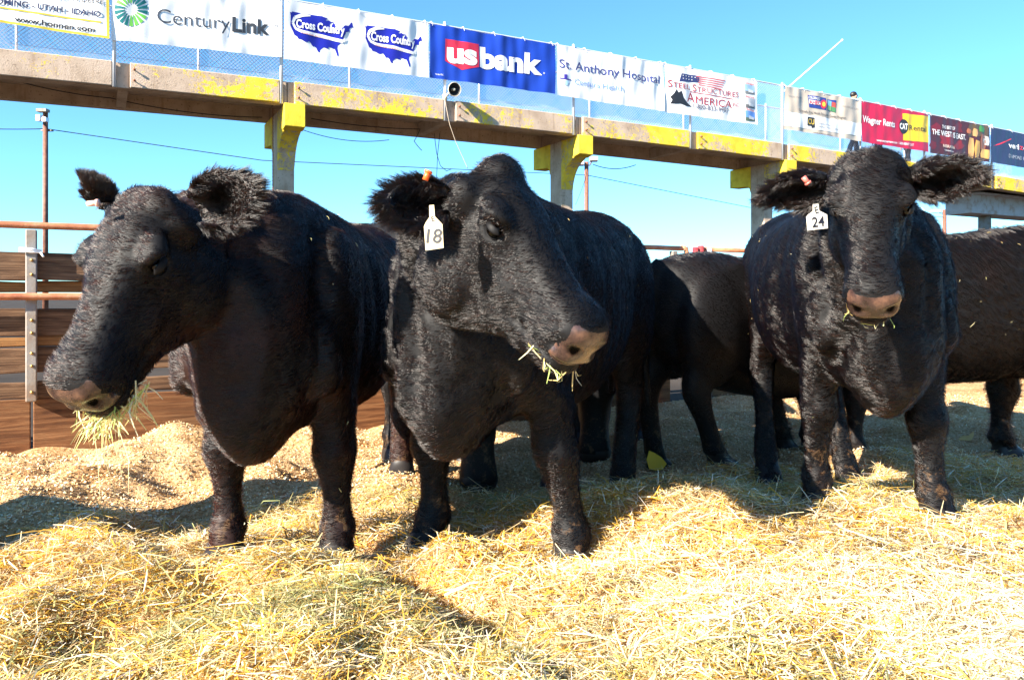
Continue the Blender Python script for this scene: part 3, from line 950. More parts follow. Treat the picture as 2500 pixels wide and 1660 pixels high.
b = Banner('beige banner with a white band and a blue AHEC logo', 1912, 2099, 316, 346, (0.50, 0.42, 0.34), 7, amp=0.036)
R4 = lambda a, c: (1800 + a / 2.8, c / 2.8)
b.poly([R4(313, 766), R4(838, 848), R4(838, 932), R4(313, 862)], WHITE, 'band', 1)
b.poly([R4(476, 652), R4(600, 674), R4(600, 757), R4(482, 737)], (0.03, 0.05, 0.25), 'logo_panel', 1)
b.poly([R4(482, 684), R4(560, 698), R4(560, 726), R4(482, 712)], WHITE, 'logo_strip', 2)
b.text('COLORADO', R4(480, 0)[0], R4(556, 0)[0], 676 / 2.8, 690 / 2.8, 6, WHITE, 0.02, 0.3, 2)
b.text('AHEC', R4(483, 0)[0], R4(558, 0)[0], 711 / 2.8, 724 / 2.8, 9, RED, 0.02, 0, 3)
b.poly([(2007.5 + 7.5 * math.cos(a * PI / 8), 256 + 11 * math.sin(a * PI / 8)) for a in range(16)], RED, 'logo_ring', 2)
b.poly([(2008 + 4 * math.cos(a * PI / 6), 256 + 6 * math.sin(a * PI / 6)) for a in range(12)], (0.75, 0.5, 0.04), 'logo_dot', 3)
for aa, cc, c_ in ((608, 682, (0.03, 0.05, 0.25)), (612, 688, (0.2, 0.5, 0.7)), (640, 700, (0.55, 0.08, 0.06)), (612, 720, (0.2, 0.45, 0.15)), (640, 730, (0.08, 0.25, 0.1))):
    k = 60 if c_ == (0.03, 0.05, 0.25) else 26
    b.poly([R4(aa, cc), R4(aa + k, cc + 8), R4(aa + k, cc + 8 + k * 1.3), R4(aa, cc + k * 1.3)], c_, 'logo_picture', 1 if k == 60 else 2)
b.text('University of Colorado', R4(335, 0)[0], R4(440, 0)[0], 664 / 2.8, 680 / 2.8, 4, GREY)
b.text('Area Health Centers', R4(705, 0)[0], R4(820, 0)[0], 733 / 2.8, 752 / 2.8, 4, GREY)
b.text('Colorado Area Health Education Center Program', R4(408, 0)[0], R4(730, 0)[0], 766 / 2.8, 819 / 2.8, 6.5, (0.05, 0.05, 0.06))
b.poly([R4(470, 803), R4(518, 808), R4(518, 878), R4(497, 880), R4(497, 866), R4(470, 862)], BLK, 'emblem', 2)
b.text('CU', R4(474, 0)[0], R4(514, 0)[0], 850 / 2.8, 856 / 2.8, 13, (0.55, 0.38, 0.06), 0.02, 0, 3)
b.text('University of Colorado', R4(535, 0)[0], R4(650, 0)[0], 852 / 2.8, 868 / 2.8, 4.5, GREY)
b.text('Anschutz Medical Campus', R4(535, 0)[0], R4(690, 0)[0], 872 / 2.8, 893 / 2.8, 4.5, GREY)
b.text('www.ucdenver.edu/ahec', R4(508, 0)[0], R4(645, 0)[0], 915 / 2.8, 936 / 2.8, 4.5, (0.05, 0.05, 0.06))

b = Banner('red and yellow banner reading Wagner Rents and CAT Rental', 2101, 2264, 347, 372, (0.46, 0.012, 0.055), 8, amp=0.026)
b.poly([R4(1125, 778), R4(1300, 800), R4(1300, 978), R4(1125, 962)], (0.80, 0.52, 0.02), 'yellow_panel', 1)
b.poly([(R4(1127, 868)[0] + 11 * math.cos(a * PI / 12), R4(1127, 868)[1] + 18 * math.sin(a * PI / 12)) for a in range(24)], BLK, 'round_logo', 2)
b.text('CAT', R4(1100, 0)[0], R4(1153, 0)[0], 884 / 2.8, 890 / 2.8, 14, WHITE, 0.03, 0, 3)
b.text('Rental', R4(1166, 0)[0], R4(1286, 0)[0], 893 / 2.8, 904 / 2.8, 13, BLK, 0.01, 0, 2)
b.text('Wagner Rents', R4(850, 0)[0], R4(1065, 0)[0], 835 / 2.8, 876 / 2.8, 16, WHITE, 0.02, 0, 2)
b.text('www.wagnerrents.com  1-800-RENT CAT', R4(945, 0)[0], R4(1196, 0)[0], 968 / 2.8, 1003 / 2.8, 6, WHITE, 0.015, 0, 2)

b = Banner('dark maroon banner reading The Best of The West is East', 2268, 2413, 374, 397, (0.065, 0.014, 0.022), 9, amp=0.026)
for aa, cc, s_, c_ in ((1345, 880, 40, (0.16, 0.01, 0.02)), (1420, 960, 60, (0.20, 0.012, 0.02)), (1500, 880, 45, (0.13, 0.012, 0.02)), (1330, 990, 35, (0.14, 0.01, 0.02)), (1510, 1000, 40, (0.18, 0.015, 0.02))):
    b.poly([R4(aa + s_ * (0.8 + 0.3 * math.sin(k * 2.3 + aa)) * math.cos(k * PI / 5), cc + s_ * (0.8 + 0.3 * math.sin(k * 1.7 + cc)) * math.sin(k * PI / 5)) for k in range(10)], c_, 'red_bloom', 1)
for aa, cc, w_, h_, c_ in ((1570, 850, 140, 90, (0.10, 0.06, 0.03)), (1600, 880, 30, 60, (0.55, 0.30, 0.12)), (1640, 860, 40, 50, (0.06, 0.25, 0.04)), (1575, 940, 34, 150, (0.50, 0.28, 0.10)), (1613, 960, 34, 130, (0.55, 0.30, 0.07)), (1650, 920, 40, 110, (0.30, 0.10, 0.05)), (1672, 930, 40, 70, (0.55, 0.5, 0.45)), (1655, 1020, 60, 80, (0.60, 0.36, 0.10)), (1560, 880, 30, 40, (0.45, 0.14, 0.06))):
    b.poly([R4(aa + 4, cc), R4(aa + w_ - 5, cc + 10), R4(aa + w_, cc + h_ * 0.6), R4(aa + w_ - 8, min(cc + h_, 1092)), R4(aa, min(cc + h_ - 8, 1080)), R4(aa - 3, cc + h_ * 0.4)], c_, 'picture_print', 2 if h_ != 90 else 1)
b.text('THE BEST OF', R4(1388, 0)[0], R4(1478, 0)[0], 880 / 2.8, 894 / 2.8, 8, WHITE, 0.01, 0, 3)
b.text('THE WEST IS EAST.', R4(1322, 0)[0], R4(1553, 0)[0], 920 / 2.8, 960 / 2.8, 13, WHITE, 0.01, 0, 3)
b.text('NEBRASKA', R4(1393, 0)[0], R4(1476, 0)[0], 1008 / 2.8, 1023 / 2.8, 7, (0.7, 0.55, 0.45), 0.01, 0, 3)
b.text('VisitNebraska.com', R4(1402, 0)[0], R4(1466, 0)[0], 1034 / 2.8, 1045 / 2.8, 4, WHITE, 0, 0, 3)

b = Banner('dark navy banner reading verizon at the right edge', 2418, 2600, 397, 428, (0.022, 0.032, 0.085), 10, amp=0.028)
b.text('veri', R4(1842, 0)[0], R4(1915, 0)[0], 1012 / 2.8, 1025 / 2.8, 13, WHITE, 0.02)
b.text('z', R4(1918, 0)[0], R4(1942, 0)[0], 1025 / 2.8, 1030 / 2.8, 13, RED, 0.02)
b.text('on', R4(1944, 0)[0], R4(2010, 0)[0], 1030 / 2.8, 1042 / 2.8, 13, WHITE, 0.02)
b.poly([R4(1740, 1003), R4(1858, 950), R4(1862, 956), R4(1790, 990)], RED, 'check_mark', 1)
b.text('DIAMOND Wireless', R4(1845, 0)[0], R4(2010, 0)[0], 1080 / 2.8, 1112 / 2.8, 9, (0.45, 0.48, 0.55), -0.01)

# ------------------------------------------------------------------ loudspeaker, cables, leaning pole
pm = bp(-1.56, -0.055, 0)
hc = at(1110, 219, bp(-1.3, -0.42, 0).y)
ax = Vector((0.42, -0.88, -0.18)).normalized()
sp = empty('horn_speaker', hc); tag(sp, 'cream horn loudspeaker bolted to a fence post below the blue banner', 'loudspeaker')
def lathe(mb, axis_, prof_, n=20):
    a = axis_.orthogonal().normalized(); c = axis_.cross(a)
    vs, fs = [], []
    for s_, r_ in prof_:
        for k in range(n):
            th = 2 * PI * k / n
            vs.append(axis_ * s_ + (a * math.cos(th) + c * math.sin(th)) * r_)
    for i in range(len(prof_) - 1):
        for k in range(n):
            k2 = (k + 1) % n
            fs.append((i * n + k, i * n + k2, (i + 1) * n + k2, (i + 1) * n + k))
    mb.add(vs, fs, True)
cream = mat('cream_enamel', (0.62, 0.54, 0.40), 0.45)
dark = mat('dark_horn', (0.025, 0.025, 0.028), 0.6)
mb = MB(); lathe(mb, ax, [(0.0, 0.128), (0.012, 0.138), (-0.005, 0.142), (-0.06, 0.118), (-0.13, 0.075), (-0.2, 0.05), (-0.24, 0.05), (-0.245, 0.001)]); mb.build('horn_bell', cream, sp)
mb = MB(); lathe(mb, ax, [(0.001, 0.127), (-0.05, 0.10), (-0.11, 0.06), (-0.16, 0.03), (-0.165, 0.001)]); mb.build('horn_throat', dark, sp)
mb = MB(); lathe(mb, ax, [(-0.15, 0.03), (-0.03, 0.032), (-0.012, 0.024), (-0.01, 0.001)], 12); mb.build('driver_plug', cream, sp)
mb = MB()
pz = at(1084, 239, bp(-1.56, -0.055, 0).y).z
mb.tube([-ax * 0.2, bp(-1.56, -0.10, pz) - hc], 0.022, 8); mb.tube([bp(-1.56, -0.055, pz - 0.06) - hc, bp(-1.56, -0.055, pz + 0.06) - hc], 0.045, 8)
mb.build('bracket', cream, sp)

def cable(label, pts, r, m, sag=0.0, n=14, name='cable', group=None):
    pts = [Vector(p) for p in pts]
    full = []
    for i in range(len(pts) - 1):
        for k in range(n):
            a = k / n
            p = pts[i].lerp(pts[i + 1], a); p.z -= sag * 4 * a * (1 - a) * (pts[i + 1] - pts[i]).length
            full.append(p)
    full.append(pts[-1])
    mb = MB(); c0 = full[0].copy()
    mb.tube([p - c0 for p in full], r, 5)
    o = mb.build(name, m); o.location = c0
    return tag(o, label, 'cable', group)
cab_dark = mat('black_cable', (0.02, 0.022, 0.03), 0.6)
cab_pale = mat('pale_cable', (0.50, 0.40, 0.30), 0.6)
yb = lambda px, w: BY0 + px_t(px, w) * DY + w * DX
cable('pale speaker cable hanging from the loudspeaker down past the walkway edge', [at(1086, 244, yb(1086, -.12)), at(1094, 286, yb(1094, -.12)), at(1098, 305, yb(1098, -.1)), at(1112, 345, yb(1112, -.05)), at(1142, 412, yb(1142, 0.0))], 0.007, cab_pale)
cable('loose black cable with a curled end dangling under the walkway', [at(1060, 326, yb(1060, .9)), at(1066, 375, yb(1066, .9)), at(1075, 405, yb(1075, .9)), at(1090, 418, yb(1090, .9)), at(1103, 413, yb(1103, .9))], 0.007, cab_dark)
cable('straight black cable dangling under the walkway above the centre cow', [at(1074, 325, yb(1074, 1.0)), at(1068, 380, yb(1068, 1.0)), at(1066, 436, yb(1066, 1.0))], 0.007, cab_dark)
cable('short black cable hooked below the walkway cross beam', [at(1026, 315, yb(1026, .8)), at(1011, 345, yb(1011, .8)), at(1030, 368, yb(1030, .8))], 0.007, cab_dark, 0.05)
cable('thin black cable sagging below the walkway right of the first column', [at(740, 318, yb(740, 1.0)), at(950, 342, yb(950, 1.0))], 0.007, cab_dark, 0.06)
cable('black cable looping below the walkway right of the middle column', [at(1448, 402, 19.5), at(1552, 403, 19.8)], 0.010, cab_dark, 0.09)
cable('black cable running along inside the far girder', [at(10, 190, yb(10, 1.5)), at(270, 240, yb(270, 1.5)), at(640, 287, yb(640, 1.5))], 0.009, cab_dark, 0.03)
cable('black cable slung inside the second span of the walkway', [at(760, 290, yb(760, 1.5)), at(1030, 316, yb(1030, 1.5))], 0.009, cab_dark, 0.02)
mb = MB(); a = at(638, 262, yb(638, .4)); e = at(667, 470, yb(667, .45)); e = Vector((a.x, a.y, e.z))
for k in range(46):
    c = a.lerp(e, k / 45)
    s = 0.018
    d = Vector((1, 0, 0)) if k % 2 else Vector((0, 1, 0))
    mb.tube([c - a + Vector((0, 0, s)) + d * 0.006, c - a + d * 0.014, c - a - Vector((0, 0, s)) + d * 0.006, c - a - d * 0.014, c - a + Vector((0, 0, s))], 0.005, 4, False)
o = mb.build('chain', M['rust_bolt']); o.location = at(666, 268, yb(666, .66)); tag(o, 'rusty chain hanging beside the left walkway column', 'chain')
mb = MB(); a = at(1911, 226, 20.15); e = at(2056, 99, 20.15)
mb.tube([a - a, e - a], 0.019, 8); mb.ball(e - a, 0.03, 8, 6)
o = mb.build('leaning_pole', M['white_pole']); o.location = a; tag(o, 'thin white pole leaning out over the walkway fence', 'pole')

# ------------------------------------------------------------------ poles beyond the walkway and their wires
def util_pole(px, ytop, Y, rad, label, kind):
    top = at(px, ytop, Y)
    root = empty('utility_pole' if kind != 'lamp' else 'lamp_post', (top.x, Y, -0.1)); tag(root, label, 'pole' if kind != 'lamp' else 'lamp post')
    h = top.z + 0.1
    mb = MB(); mb.tube([(0, 0, 0), (0, 0, h)], [rad * 1.1, rad * 0.92], 12); mb.build('pole_shaft', M['rust_pole'], root)
    k = Y / F_PX
    if kind == 'arm':
        mb = MB(); mb.box((0, -0.15, h + 3 * k), (24 * k, 0.25, 7 * k)); mb.build('cap_box', M['rust_post'], root)
        mb = MB(); mb.box((-7 * k, -0.2, h - 16 * k), (10 * k, 0.2, 14 * k)); mb.box((8 * k, -0.2, h - 20 * k), (9 * k, 0.2, 10 * k)); mb.build('junction_box', M['galv'], root)
        mb = MB(); mb.box((0, 0.1, h - 42 * k), (26 * k, 0.15, 3 * k)); mb.build('wire_bracket', M['rust_post'], root)
    elif kind == 'flood':
        for s in (-1, 1):
            mb = MB(); mb.box((s * 17 * k, -0.1, h + (6 if s > 0 else -4) * k), (20 * k, 0.5, 10 * k)); bevelled(mb.build('floodlight', M['galv'], root), 0.02)
            mb = MB(); mb.tube([(0, 0, h - 8 * k), (s * 8 * k, 0, h - 8 * k), (s * 12 * k, -0.05, h)], 0.03, 6); mb.build('lamp_arm', M['rust_pole'], root)
    else:
        for s in (-1, 1):
            mb = MB(); mb.box((s * 22 * k, 0, h + (1 if s > 0 else -4) * k), (17 * k, 0.6, 6 * k)); bevelled(mb.build('lamp_head', M['galv'], root), 0.02)
            mb = MB(); mb.tube([(0, 0, h - 10 * k), (s * 12 * k, 0, h - 8 * k), (s * 14 * k, 0, h - 2 * k)], 0.03, 6); mb.build('lamp_arm', M['rust_pole'], root)
    return root
util_pole(111, 276, 28.0, 0.092, 'brown steel utility pole with boxes on top at the far left', 'arm')
util_pole(1432, 396, 38.8, 0.115, 'brown pole with two floodlights behind the middle walkway column', 'flood')
util_pole(2306, 512, 59.0, 0.16, 'far lamp post with two shoebox lamps at the right', 'lamp')
W1, W2, W3 = at(111, 315, 28), at(1432, 428, 38.8), at(2306, 530, 59)
cable('long overhead wire from the left utility pole to the floodlight pole', [W1, at(640, 392, 31.5), W2], 0.016, cab_dark, 0.0)
cable('overhead wire leaving the left edge of the picture', [at(-260, 300, 26), W1], 0.016, cab_dark, 0.02)
cable('overhead wire descending to the right behind the tagged cow', [W2, at(1836, 508, 48), W3], 0.018, cab_dark, 0.0)
cable('slack wires drooping down beside the floodlight pole', [at(1436, 400, 38.7), at(1428, 440, 38.7), at(1405, 500, 38.7)], 0.014, cab_dark, 0.03)

# ------------------------------------------------------------------ pen fence
pen = empty('pen_fence', fence_pt(0)); tag(pen, 'rusty pipe and wooden board fence along the back of the pen', 'fence')
def board(q0, q1, v, z0, z1, th, m, name='board'):
    mb = MB()
    L = q1 - q0
    k = max(2, int(L / 0.3))
    rs = RNG.normal(0, 0.004, (k + 1, 4))
    vs = []
    for i in range(k + 1):
        x_ = -L / 2 + L * i / k
        vs += [(x_, -th / 2, -(z1 - z0) / 2 + rs[i, 0]), (x_, -th / 2, (z1 - z0) / 2 + rs[i, 1]), (x_, th / 2, (z1 - z0) / 2 + rs[i, 1]), (x_, th / 2, -(z1 - z0) / 2 + rs[i, 0])]
    fs = [(0, 3, 2, 1), tuple(4 * k + j for j in range(4))]
    for i in range(k):
        for j in range(4):
            j2 = (j + 1) % 4
            fs.append((4 * i + j, 4 * i + j2, 4 * i + 4 + j2, 4 * i + 4 + j))
    mb.add(vs, fs)
    o = mb.build(name, M[m], pen)
    o.location = fence_pt((q0 + q1) / 2, v, (z0 + z1) / 2) - pen.location
    o.rotation_euler = (0, 0, math.atan2(DY, DX))
    return bevelled(o, 0.006)
pq = [-4.8, -2.4, 0.0, 2.4, 4.85, 5.3, 7.7, 10.1, 12.5]
for a, c in zip(pq[:-1], pq[1:]):
    if abs(a - 4.85) < 0.01: continue
    g = 0.006
    board(a + g, c - g, 0.055, 1.040, 1.203, 0.04, 'board_grey')
    board(a + g, c - g, 0.11, 0.966, 1.032, 0.04, 'board_new')
    board(a + g, c - g, 0.055, 0.705, 0.868, 0.04, 'board_grey')
    board(a + g, c - g, 0.058, 0.642, 0.702, 0.04, 'board_new')
    board(a + g, c - g, 0.05, 0.486, 0.639, 0.04, 'board_grey')
    board(a + g, c - g, 0.055, 0.333, 0.432, 0.04, 'board_grey')
    board(a + g, c - g, 0.045, -0.18, 0.330, 0.02, 'plywood', 'plywood_panel')
for q_ in (-4.8, -2.4, 0.0, 2.4, 4.85, 5.3, 7.7, 10.1, 12.5):
    mb = MB(); mb.box((0, 0, 0.827), (0.058, 0.05, 1.02), FR); o = mb.build('post', M['rust_post'], pen); o.location = fence_pt(q_) - pen.location; bevelled(o, 0.006)
    for z_ in (1.155, 1.07, 0.80, 0.725, 0.605, 0.53, 0.375):
        mb = MB(); c = fence_pt(q_ + 0.004, -0.027, z_) - pen.location
        mb.tube([c, c + FR[1] * -0.022], 0.006, 6); mb.tube([c, c + FR[1] * -0.006], 0.010, 6); mb.build('bolt', M['bolt'], pen)
# pipe rails
for a, c in ((-6, 4.95), (5.16, 14)):
    mb = MB(); mb.tube([fence_pt(a + (c - a) * k / 8, 0, 1.362) - pen.location for k in range(9)], 0.021, 12); mb.build('top_rail', M['rust_pipe'], pen)
    mb = MB(); mb.tube([fence_pt(a + (c - a) * k / 8, -0.045, 0.94) - pen.location for k in range(9)], 0.021, 12); mb.build('middle_rail', M['rust_pipe'], pen)
mb = MB(); mb.tube([fence_pt(4.94, 0, 1.372) - pen.location, fence_pt(4.99, 0, 1.36) - pen.location, fence_pt(5.0, 0, 1.31) - pen.location, fence_pt(5.0, 0, -0.1) - pen.location], 0.023, 10); mb.build('corner_pipe', M['rust_pipe'], pen)
mb = MB(); mb.tube([fence_pt(0.46, 0, 1.336), fence_pt(0.465, -0.03, 1.36), fence_pt(0.463, 0, 1.388), fence_pt(0.46, 0.025, 1.362)], 0.004, 5)
mb.v = [tuple(Vector(v_) - pen.location) for v_ in mb.v]
mb.build('wire_tie', M['white_pole'], pen)
mb = MB()
for zz, k in ((1.213, 0), (1.222, 1), (1.206, 2)):
    mb.tube([fence_pt(-0.06, -0.035, zz) - pen.location, fence_pt(0, -0.045, zz + 0.012 * (k - 1)) - pen.location, fence_pt(0.055, -0.035, zz - 0.01) - pen.location], 0.006, 5)
mb.tube([fence_pt(0.05, -0.04, 1.20) - pen.location, fence_pt(0.065, -0.06, 1.175) - pen.location], 0.006, 5)
mb.build('twine_knot', M['white_pole'], pen)
for q_, m in ((5.10, 'red_paint'), (5.16, 'red_paint'), (5.29, 'white_pole')):
    pass
gate = empty('gate_posts', fence_pt(5.12)); tag(gate, 'two dark red gate posts and a white one between the fence rails', 'gate')
for q_, m, zt in ((5.08, 'red_paint', 1.375), (5.145, 'red_paint', 1.392), (5.24, 'galv', 1.372)):
    mb = MB(); mb.tube([fence_pt(q_, -0.02, -0.1) - gate.location, fence_pt(q_, -0.02, zt) - gate.location], 0.027, 10); mb.build('gate_post', M[m], gate)
# ------------------------------------------------------------------ cattle
X3, Y3, Z3 = Vector((1, 0, 0)), Vector((0, 1, 0)), Vector((0, 0, 1))

def smooth_verts(V, E, w, iters, keep=0.0):
    n = len(V)
    i, j = E[:, 0], E[:, 1]
    deg = np.bincount(i, minlength=n) + np.bincount(j, minlength=n)
    deg = np.maximum(deg, 1)[:, None]
    for it in range(iters):
        S = np.zeros_like(V)
        for k in range(3):
            S[:, k] = np.bincount(i, V[j, k], n) + np.bincount(j, V[i, k], n)
        lam = 0.55 if (it % 2 == 0 or keep == 0) else -0.55 * keep
        V = V + (S / deg - V) * (w[:, None] * lam)
    return V

def vert_normals(V, F):
    a, b, c, d = (V[F[:, k]] for k in range(4))
    fn = np.cross(c - a, d - b)
    N = np.zeros_like(V)
    for k in range(4):
        for m in range(3):
            N[:, m] += np.bincount(F[:, k], fn[:, m], len(V))
    return N / np.maximum(np.linalg.norm(N, axis=1), 1e-9)[:, None], fn / np.maximum(np.linalg.norm(fn, axis=1), 1e-9)[:, None]

def n3(P, s, seed):
    x, y, z = P[:, 0] * s + 50, P[:, 1] * s + 50, P[:, 2] * s + 50
    return (vnoise(x + 0.37 * z, y + 0.21 * z, seed) + vnoise(y - 0.3 * x, z + 11, seed + 1) + vnoise(z + 0.2 * y, x + 23, seed + 2)) / 3 - 0.5

def gauss(P, c, r): return np.exp(-(((P - np.array(c)) / np.array(r)) ** 2).sum(1))

def remeshed(mb, voxel):
    me = mesh_from('body', mb.v, mb.f)
    ob = bpy.data.objects.new('body', me)
    C.objects.link(ob)
    md_ = ob.modifiers.new('remesh', 'REMESH')
    md_.mode = 'VOXEL'; md_.voxel_size = voxel; md_.adaptivity = 0
    dg = bpy.context.evaluated_depsgraph_get()
    out = bpy.data.meshes.new_from_object(ob.evaluated_get(dg))
    bpy.data.objects.remove(ob); bpy.data.meshes.remove(me)
    V = np.empty(len(out.vertices) * 3); out.vertices.foreach_get('co', V); V = V.reshape(-1, 3)
    E = np.empty(len(out.edges) * 2, np.int32); out.edges.foreach_get('vertices', E); E = E.reshape(-1, 2)
    F = np.array([tuple(p.vertices) if len(p.vertices) == 4 else tuple(p.vertices) + (p.vertices[-1],) for p in out.polygons], np.int64)
    return out, V, E, F

EAR_JOBS, FUR_JOBS = [], []

def make_cow(label, loc, psi, poll, face_az, pitch, roll=0.0, scale=1.0, feet=((0, 0), (0, 0), (0, 0), (0, 0)), voxel=0.009, length=1.0, neck_mid=None,
             coat_m='coat', nose_m='nose', fur=(17000, 0.024), ears=(), belly=1.0, head_scale=1.0, hw=1.2, hd=1.13, leg=1.15, peak=0.0, group='black cattle standing in the pen', tuck=0.0, tail=True, stout=1.0, zoff=0.0, deep=1.0):
    gz = float(ground_z(np.array([loc[0]]), np.array([loc[1]]))[0]) + zoff
    root = empty('cow', (loc[0], loc[1], gz), psi)
    tag(root, label, 'cow', group)
    ci, si = math.cos(-psi), math.sin(-psi)
    to_local = lambda w_: Vector((ci * (w_[0] - loc[0]) - si * (w_[1] - loc[1]), si * (w_[0] - loc[0]) + ci * (w_[1] - loc[1]), w_[2] - gz))
    S_ = scale
    yaw = face_az - psi
    h = Vector((math.cos(yaw), math.sin(yaw), 0))
    u = h * math.cos(pitch) - Z3 * math.sin(pitch)
    n = h * math.sin(pitch) + Z3 * math.cos(pitch)
    s = n.cross(u)
    if roll:
        R_ = Matrix.Rotation(roll, 3, u); n, s = R_ @ n, R_ @ s
    P0 = to_local(poll)
    HS = head_scale
    HW, HD = HS * hw, HS * hd
    Hd = lambda a, b, c=0.0: P0 + u * (a * HS) + n * (b * HD) + s * (c * HW)
    mb = MB()
    # trunk
    T = [(-1.50, 1.02, .06, .06, .10, .14), (-1.44, 1.02, .16, .14, .22, .24), (-1.32, 1.00, .25, .20, .29, .36), (-1.12, .98, .285, .25, .33, .43), (-.85, .96, .29, .31, .32, .47),
         (-.55, .95, .30, .37, .32, .50), (-.25, .95, .29, .36, .335, .49), (.02, .97, .215, .31, .36, .50), (.20, .94, .20, .255, .33, .50), (.36, .86, .16, .19, .28, .42), (.46, .80, .09, .11, .2, .30)]
    secs = []
    for x_, zc, wt, wb, ht, hb in T:
        xx = x_ * length if x_ < 0 else x_
        secs.append((Vector((xx, 0, zc)) * S_, Y3, Z3, wt * S_ * stout, wb * S_ * belly * stout, ht * S_, hb * S_ * deep * (1 - tuck * max(0, -x_ - 0.6))))
    mb.loft(secs, 32, 4, 2.3)
    for sg in (-1, 1):
        mb.ball(Vector((0.07, sg * 0.205 * stout, 0.86)) * S_, (0.19 * S_, 0.10 * S_, 0.34 * S_), 20, 14)
        mb.ball(Vector((-1.20 * length, sg * 0.19 * stout, 0.86)) * S_, (0.24 * S_, 0.13 * S_, 0.36 * S_), 20, 14)
        mb.ball(Vector((-1.05 * length, sg * 0.20 * stout, 1.19)) * S_, (0.14 * S_, 0.05 * S_, 0.05 * S_), 14, 10)
    mb.ball(Vector((0.25, 0, 0.57)) * S_, (0.22 * S_, 0.12 * S_, 0.20 * S_), 20, 14)
    mb.ball(Vector((0.24, 0, 0.76)) * S_, (0.24 * S_, 0.17 * S_, 0.30 * S_), 20, 14)
    for sg in (-1, 1):
        mb.ball(Vector((0.25, sg * 0.195 * stout, 0.74)) * S_, (0.10 * S_, 0.085 * S_, 0.15 * S_), 18, 12)
    mb.ball(Vector((0.0, 0, 1.265)) * S_, (0.34 * S_, 0.10 * S_, 0.055 * S_), 18, 10)
    # neck
    pts = [Vector((-0.12, 0, 1.02)) * S_, Vector((0.20, 0, 0.99)) * S_, None, Hd(-0.07, -0.185), Hd(0.09, -0.165)]
    pts[2] = to_local(neck_mid) if neck_mid is not None else (pts[1] * 0.45 + pts[3] * 0.55 + Vector((0, 0, -0.01)))
    dims = [(.20, .22, .29, .34), (.175, .20, .25, .36), (.13, .15, .17, .25), (.105, .115, .125, .15), (.10, .09, .10, .12)]
    secs = []
    ups = [Z3, Z3, (Z3 + n).normalized(), n, n]
    for k in range(5):
        tg = (pts[min(k + 1, 4)] - pts[max(k - 1, 0)]).normalized()
        if k == 4: tg = u
        up_ = (ups[k] - tg * ups[k].dot(tg)).normalized()
        r_ = up_.cross(tg)
        wt, wb, ht, hb = dims[k]
        sc_ = S_ * (stout if k < 2 else 1)
        secs.append((pts[k], r_, up_, wt * sc_, wb * sc_, ht * S_, hb * S_))
    mb.loft(secs, 28, 5, 2.0)
    # dewlap
    dl = [Hd(0.10, -0.27), pts[2] + Vector((0, 0, -0.24)) * S_, Vector((0.37, 0, 0.62)) * S_]
    for k in range(9):
        a = k / 8
        c = dl[0] * (1 - a) ** 2 + dl[1] * 2 * a * (1 - a) + dl[2] * a * a
        mb.ball(c, ((0.05 + 0.06 * a) * S_, (0.026 + 0.035 * a) * S_, (0.05 + 0.06 * a) * S_), 12, 8)
    # head
    HS_ = [(-.055, -.045, -.16, .05, .05), (-.02, .005, -.20, .088, .07), (.04, .030, -.29, .108, .080), (.10, .034, -.340, .116, .078), (.165, .030, -.350, .124, .072), (.22, .020, -.328, .112, .064), (.29, .006, -.280, .088, .058),
           (.37, -.006, -.226, .076, .056), (.44, -.010, -.190, .077, .060), (.50, -.006, -.184, .085, .066), (.548, -.012, -.178, .085, .064), (.580, -.028, -.166, .076, .056), (.602, -.054, -.142, .056, .042)]
    secs = []
    for a, tp, bt, wt, wb in HS_:
        c = (tp + bt) / 2
        secs.append((Hd(a, c), s, n, wt * HW, wb * HW, (tp - c) * HD, (c - bt) * HD))
    mb.loft(secs, 32, 4, 2.55)
    hf = (u, s, n)
    def hb_(a, b, c, r):
        mb.ball(Hd(a, b, c), (r[0] * HS, r[1] * HW, r[2] * HD), 18, 12, (u, s, n))
    hb_(0.01, -0.005, 0, (.075, .108 - .045 * peak, .036 + .030 * peak))
    for sg in (-1, 1):
        hb_(.155, -.016, sg * .090, (.060, .032, .028))          # brow
        hb_(.13, -.215, sg * .066, (.125, .046, .105))           # cheek
        hb_(.035, -.065, sg * .092, (.065, .040, .055))            # ear root
        hb_(.535, -.075, sg * .052, (.035, .03, .042))           # nostril wing
        hb_(.27, -.115, sg * .060, (.12, .022, .040))            # cheek ridge
    hb_(.485, -.158, 0, (.075, .052, .034))
    hb_(.40, -.17, 0, (.11, .045, .045))
    # legs
    wpt = lambda x_, y_: (loc[0] + math.cos(psi) * x_ - math.sin(psi) * y_, loc[1] + math.sin(psi) * x_ + math.cos(psi) * y_)
    FL = [(.86, .06, .105, .17), (.70, .055, .088, .125), (.56, .045, .074, .095), (.46, .04, .066, .078), (.385, .05, .071, .080), (.31, .04, .053, .056), (.24, .033, .043, .044), (.17, .03, .045, .046), (.115, .035, .060, .062), (.08, .055, .053, .055), (.045, .075, .064, .076), (-.01, .095, .074, .094)]
    HL = [(.92, -1.16, .12, .23), (.74, -1.22, .10, .19), (.60, -1.31, .078, .125), (.51, -1.385, .062, .088), (.44, -1.40, .058, .076), (.36, -1.385, .050, .058), (.26, -1.36, .047, .050), (.16, -1.34, .050, .052), (.11, -1.33, .057, .060), (.075, -1.31, .054, .056), (.04, -1.29, .062, .074), (-.01, -1.275, .068, .086)]
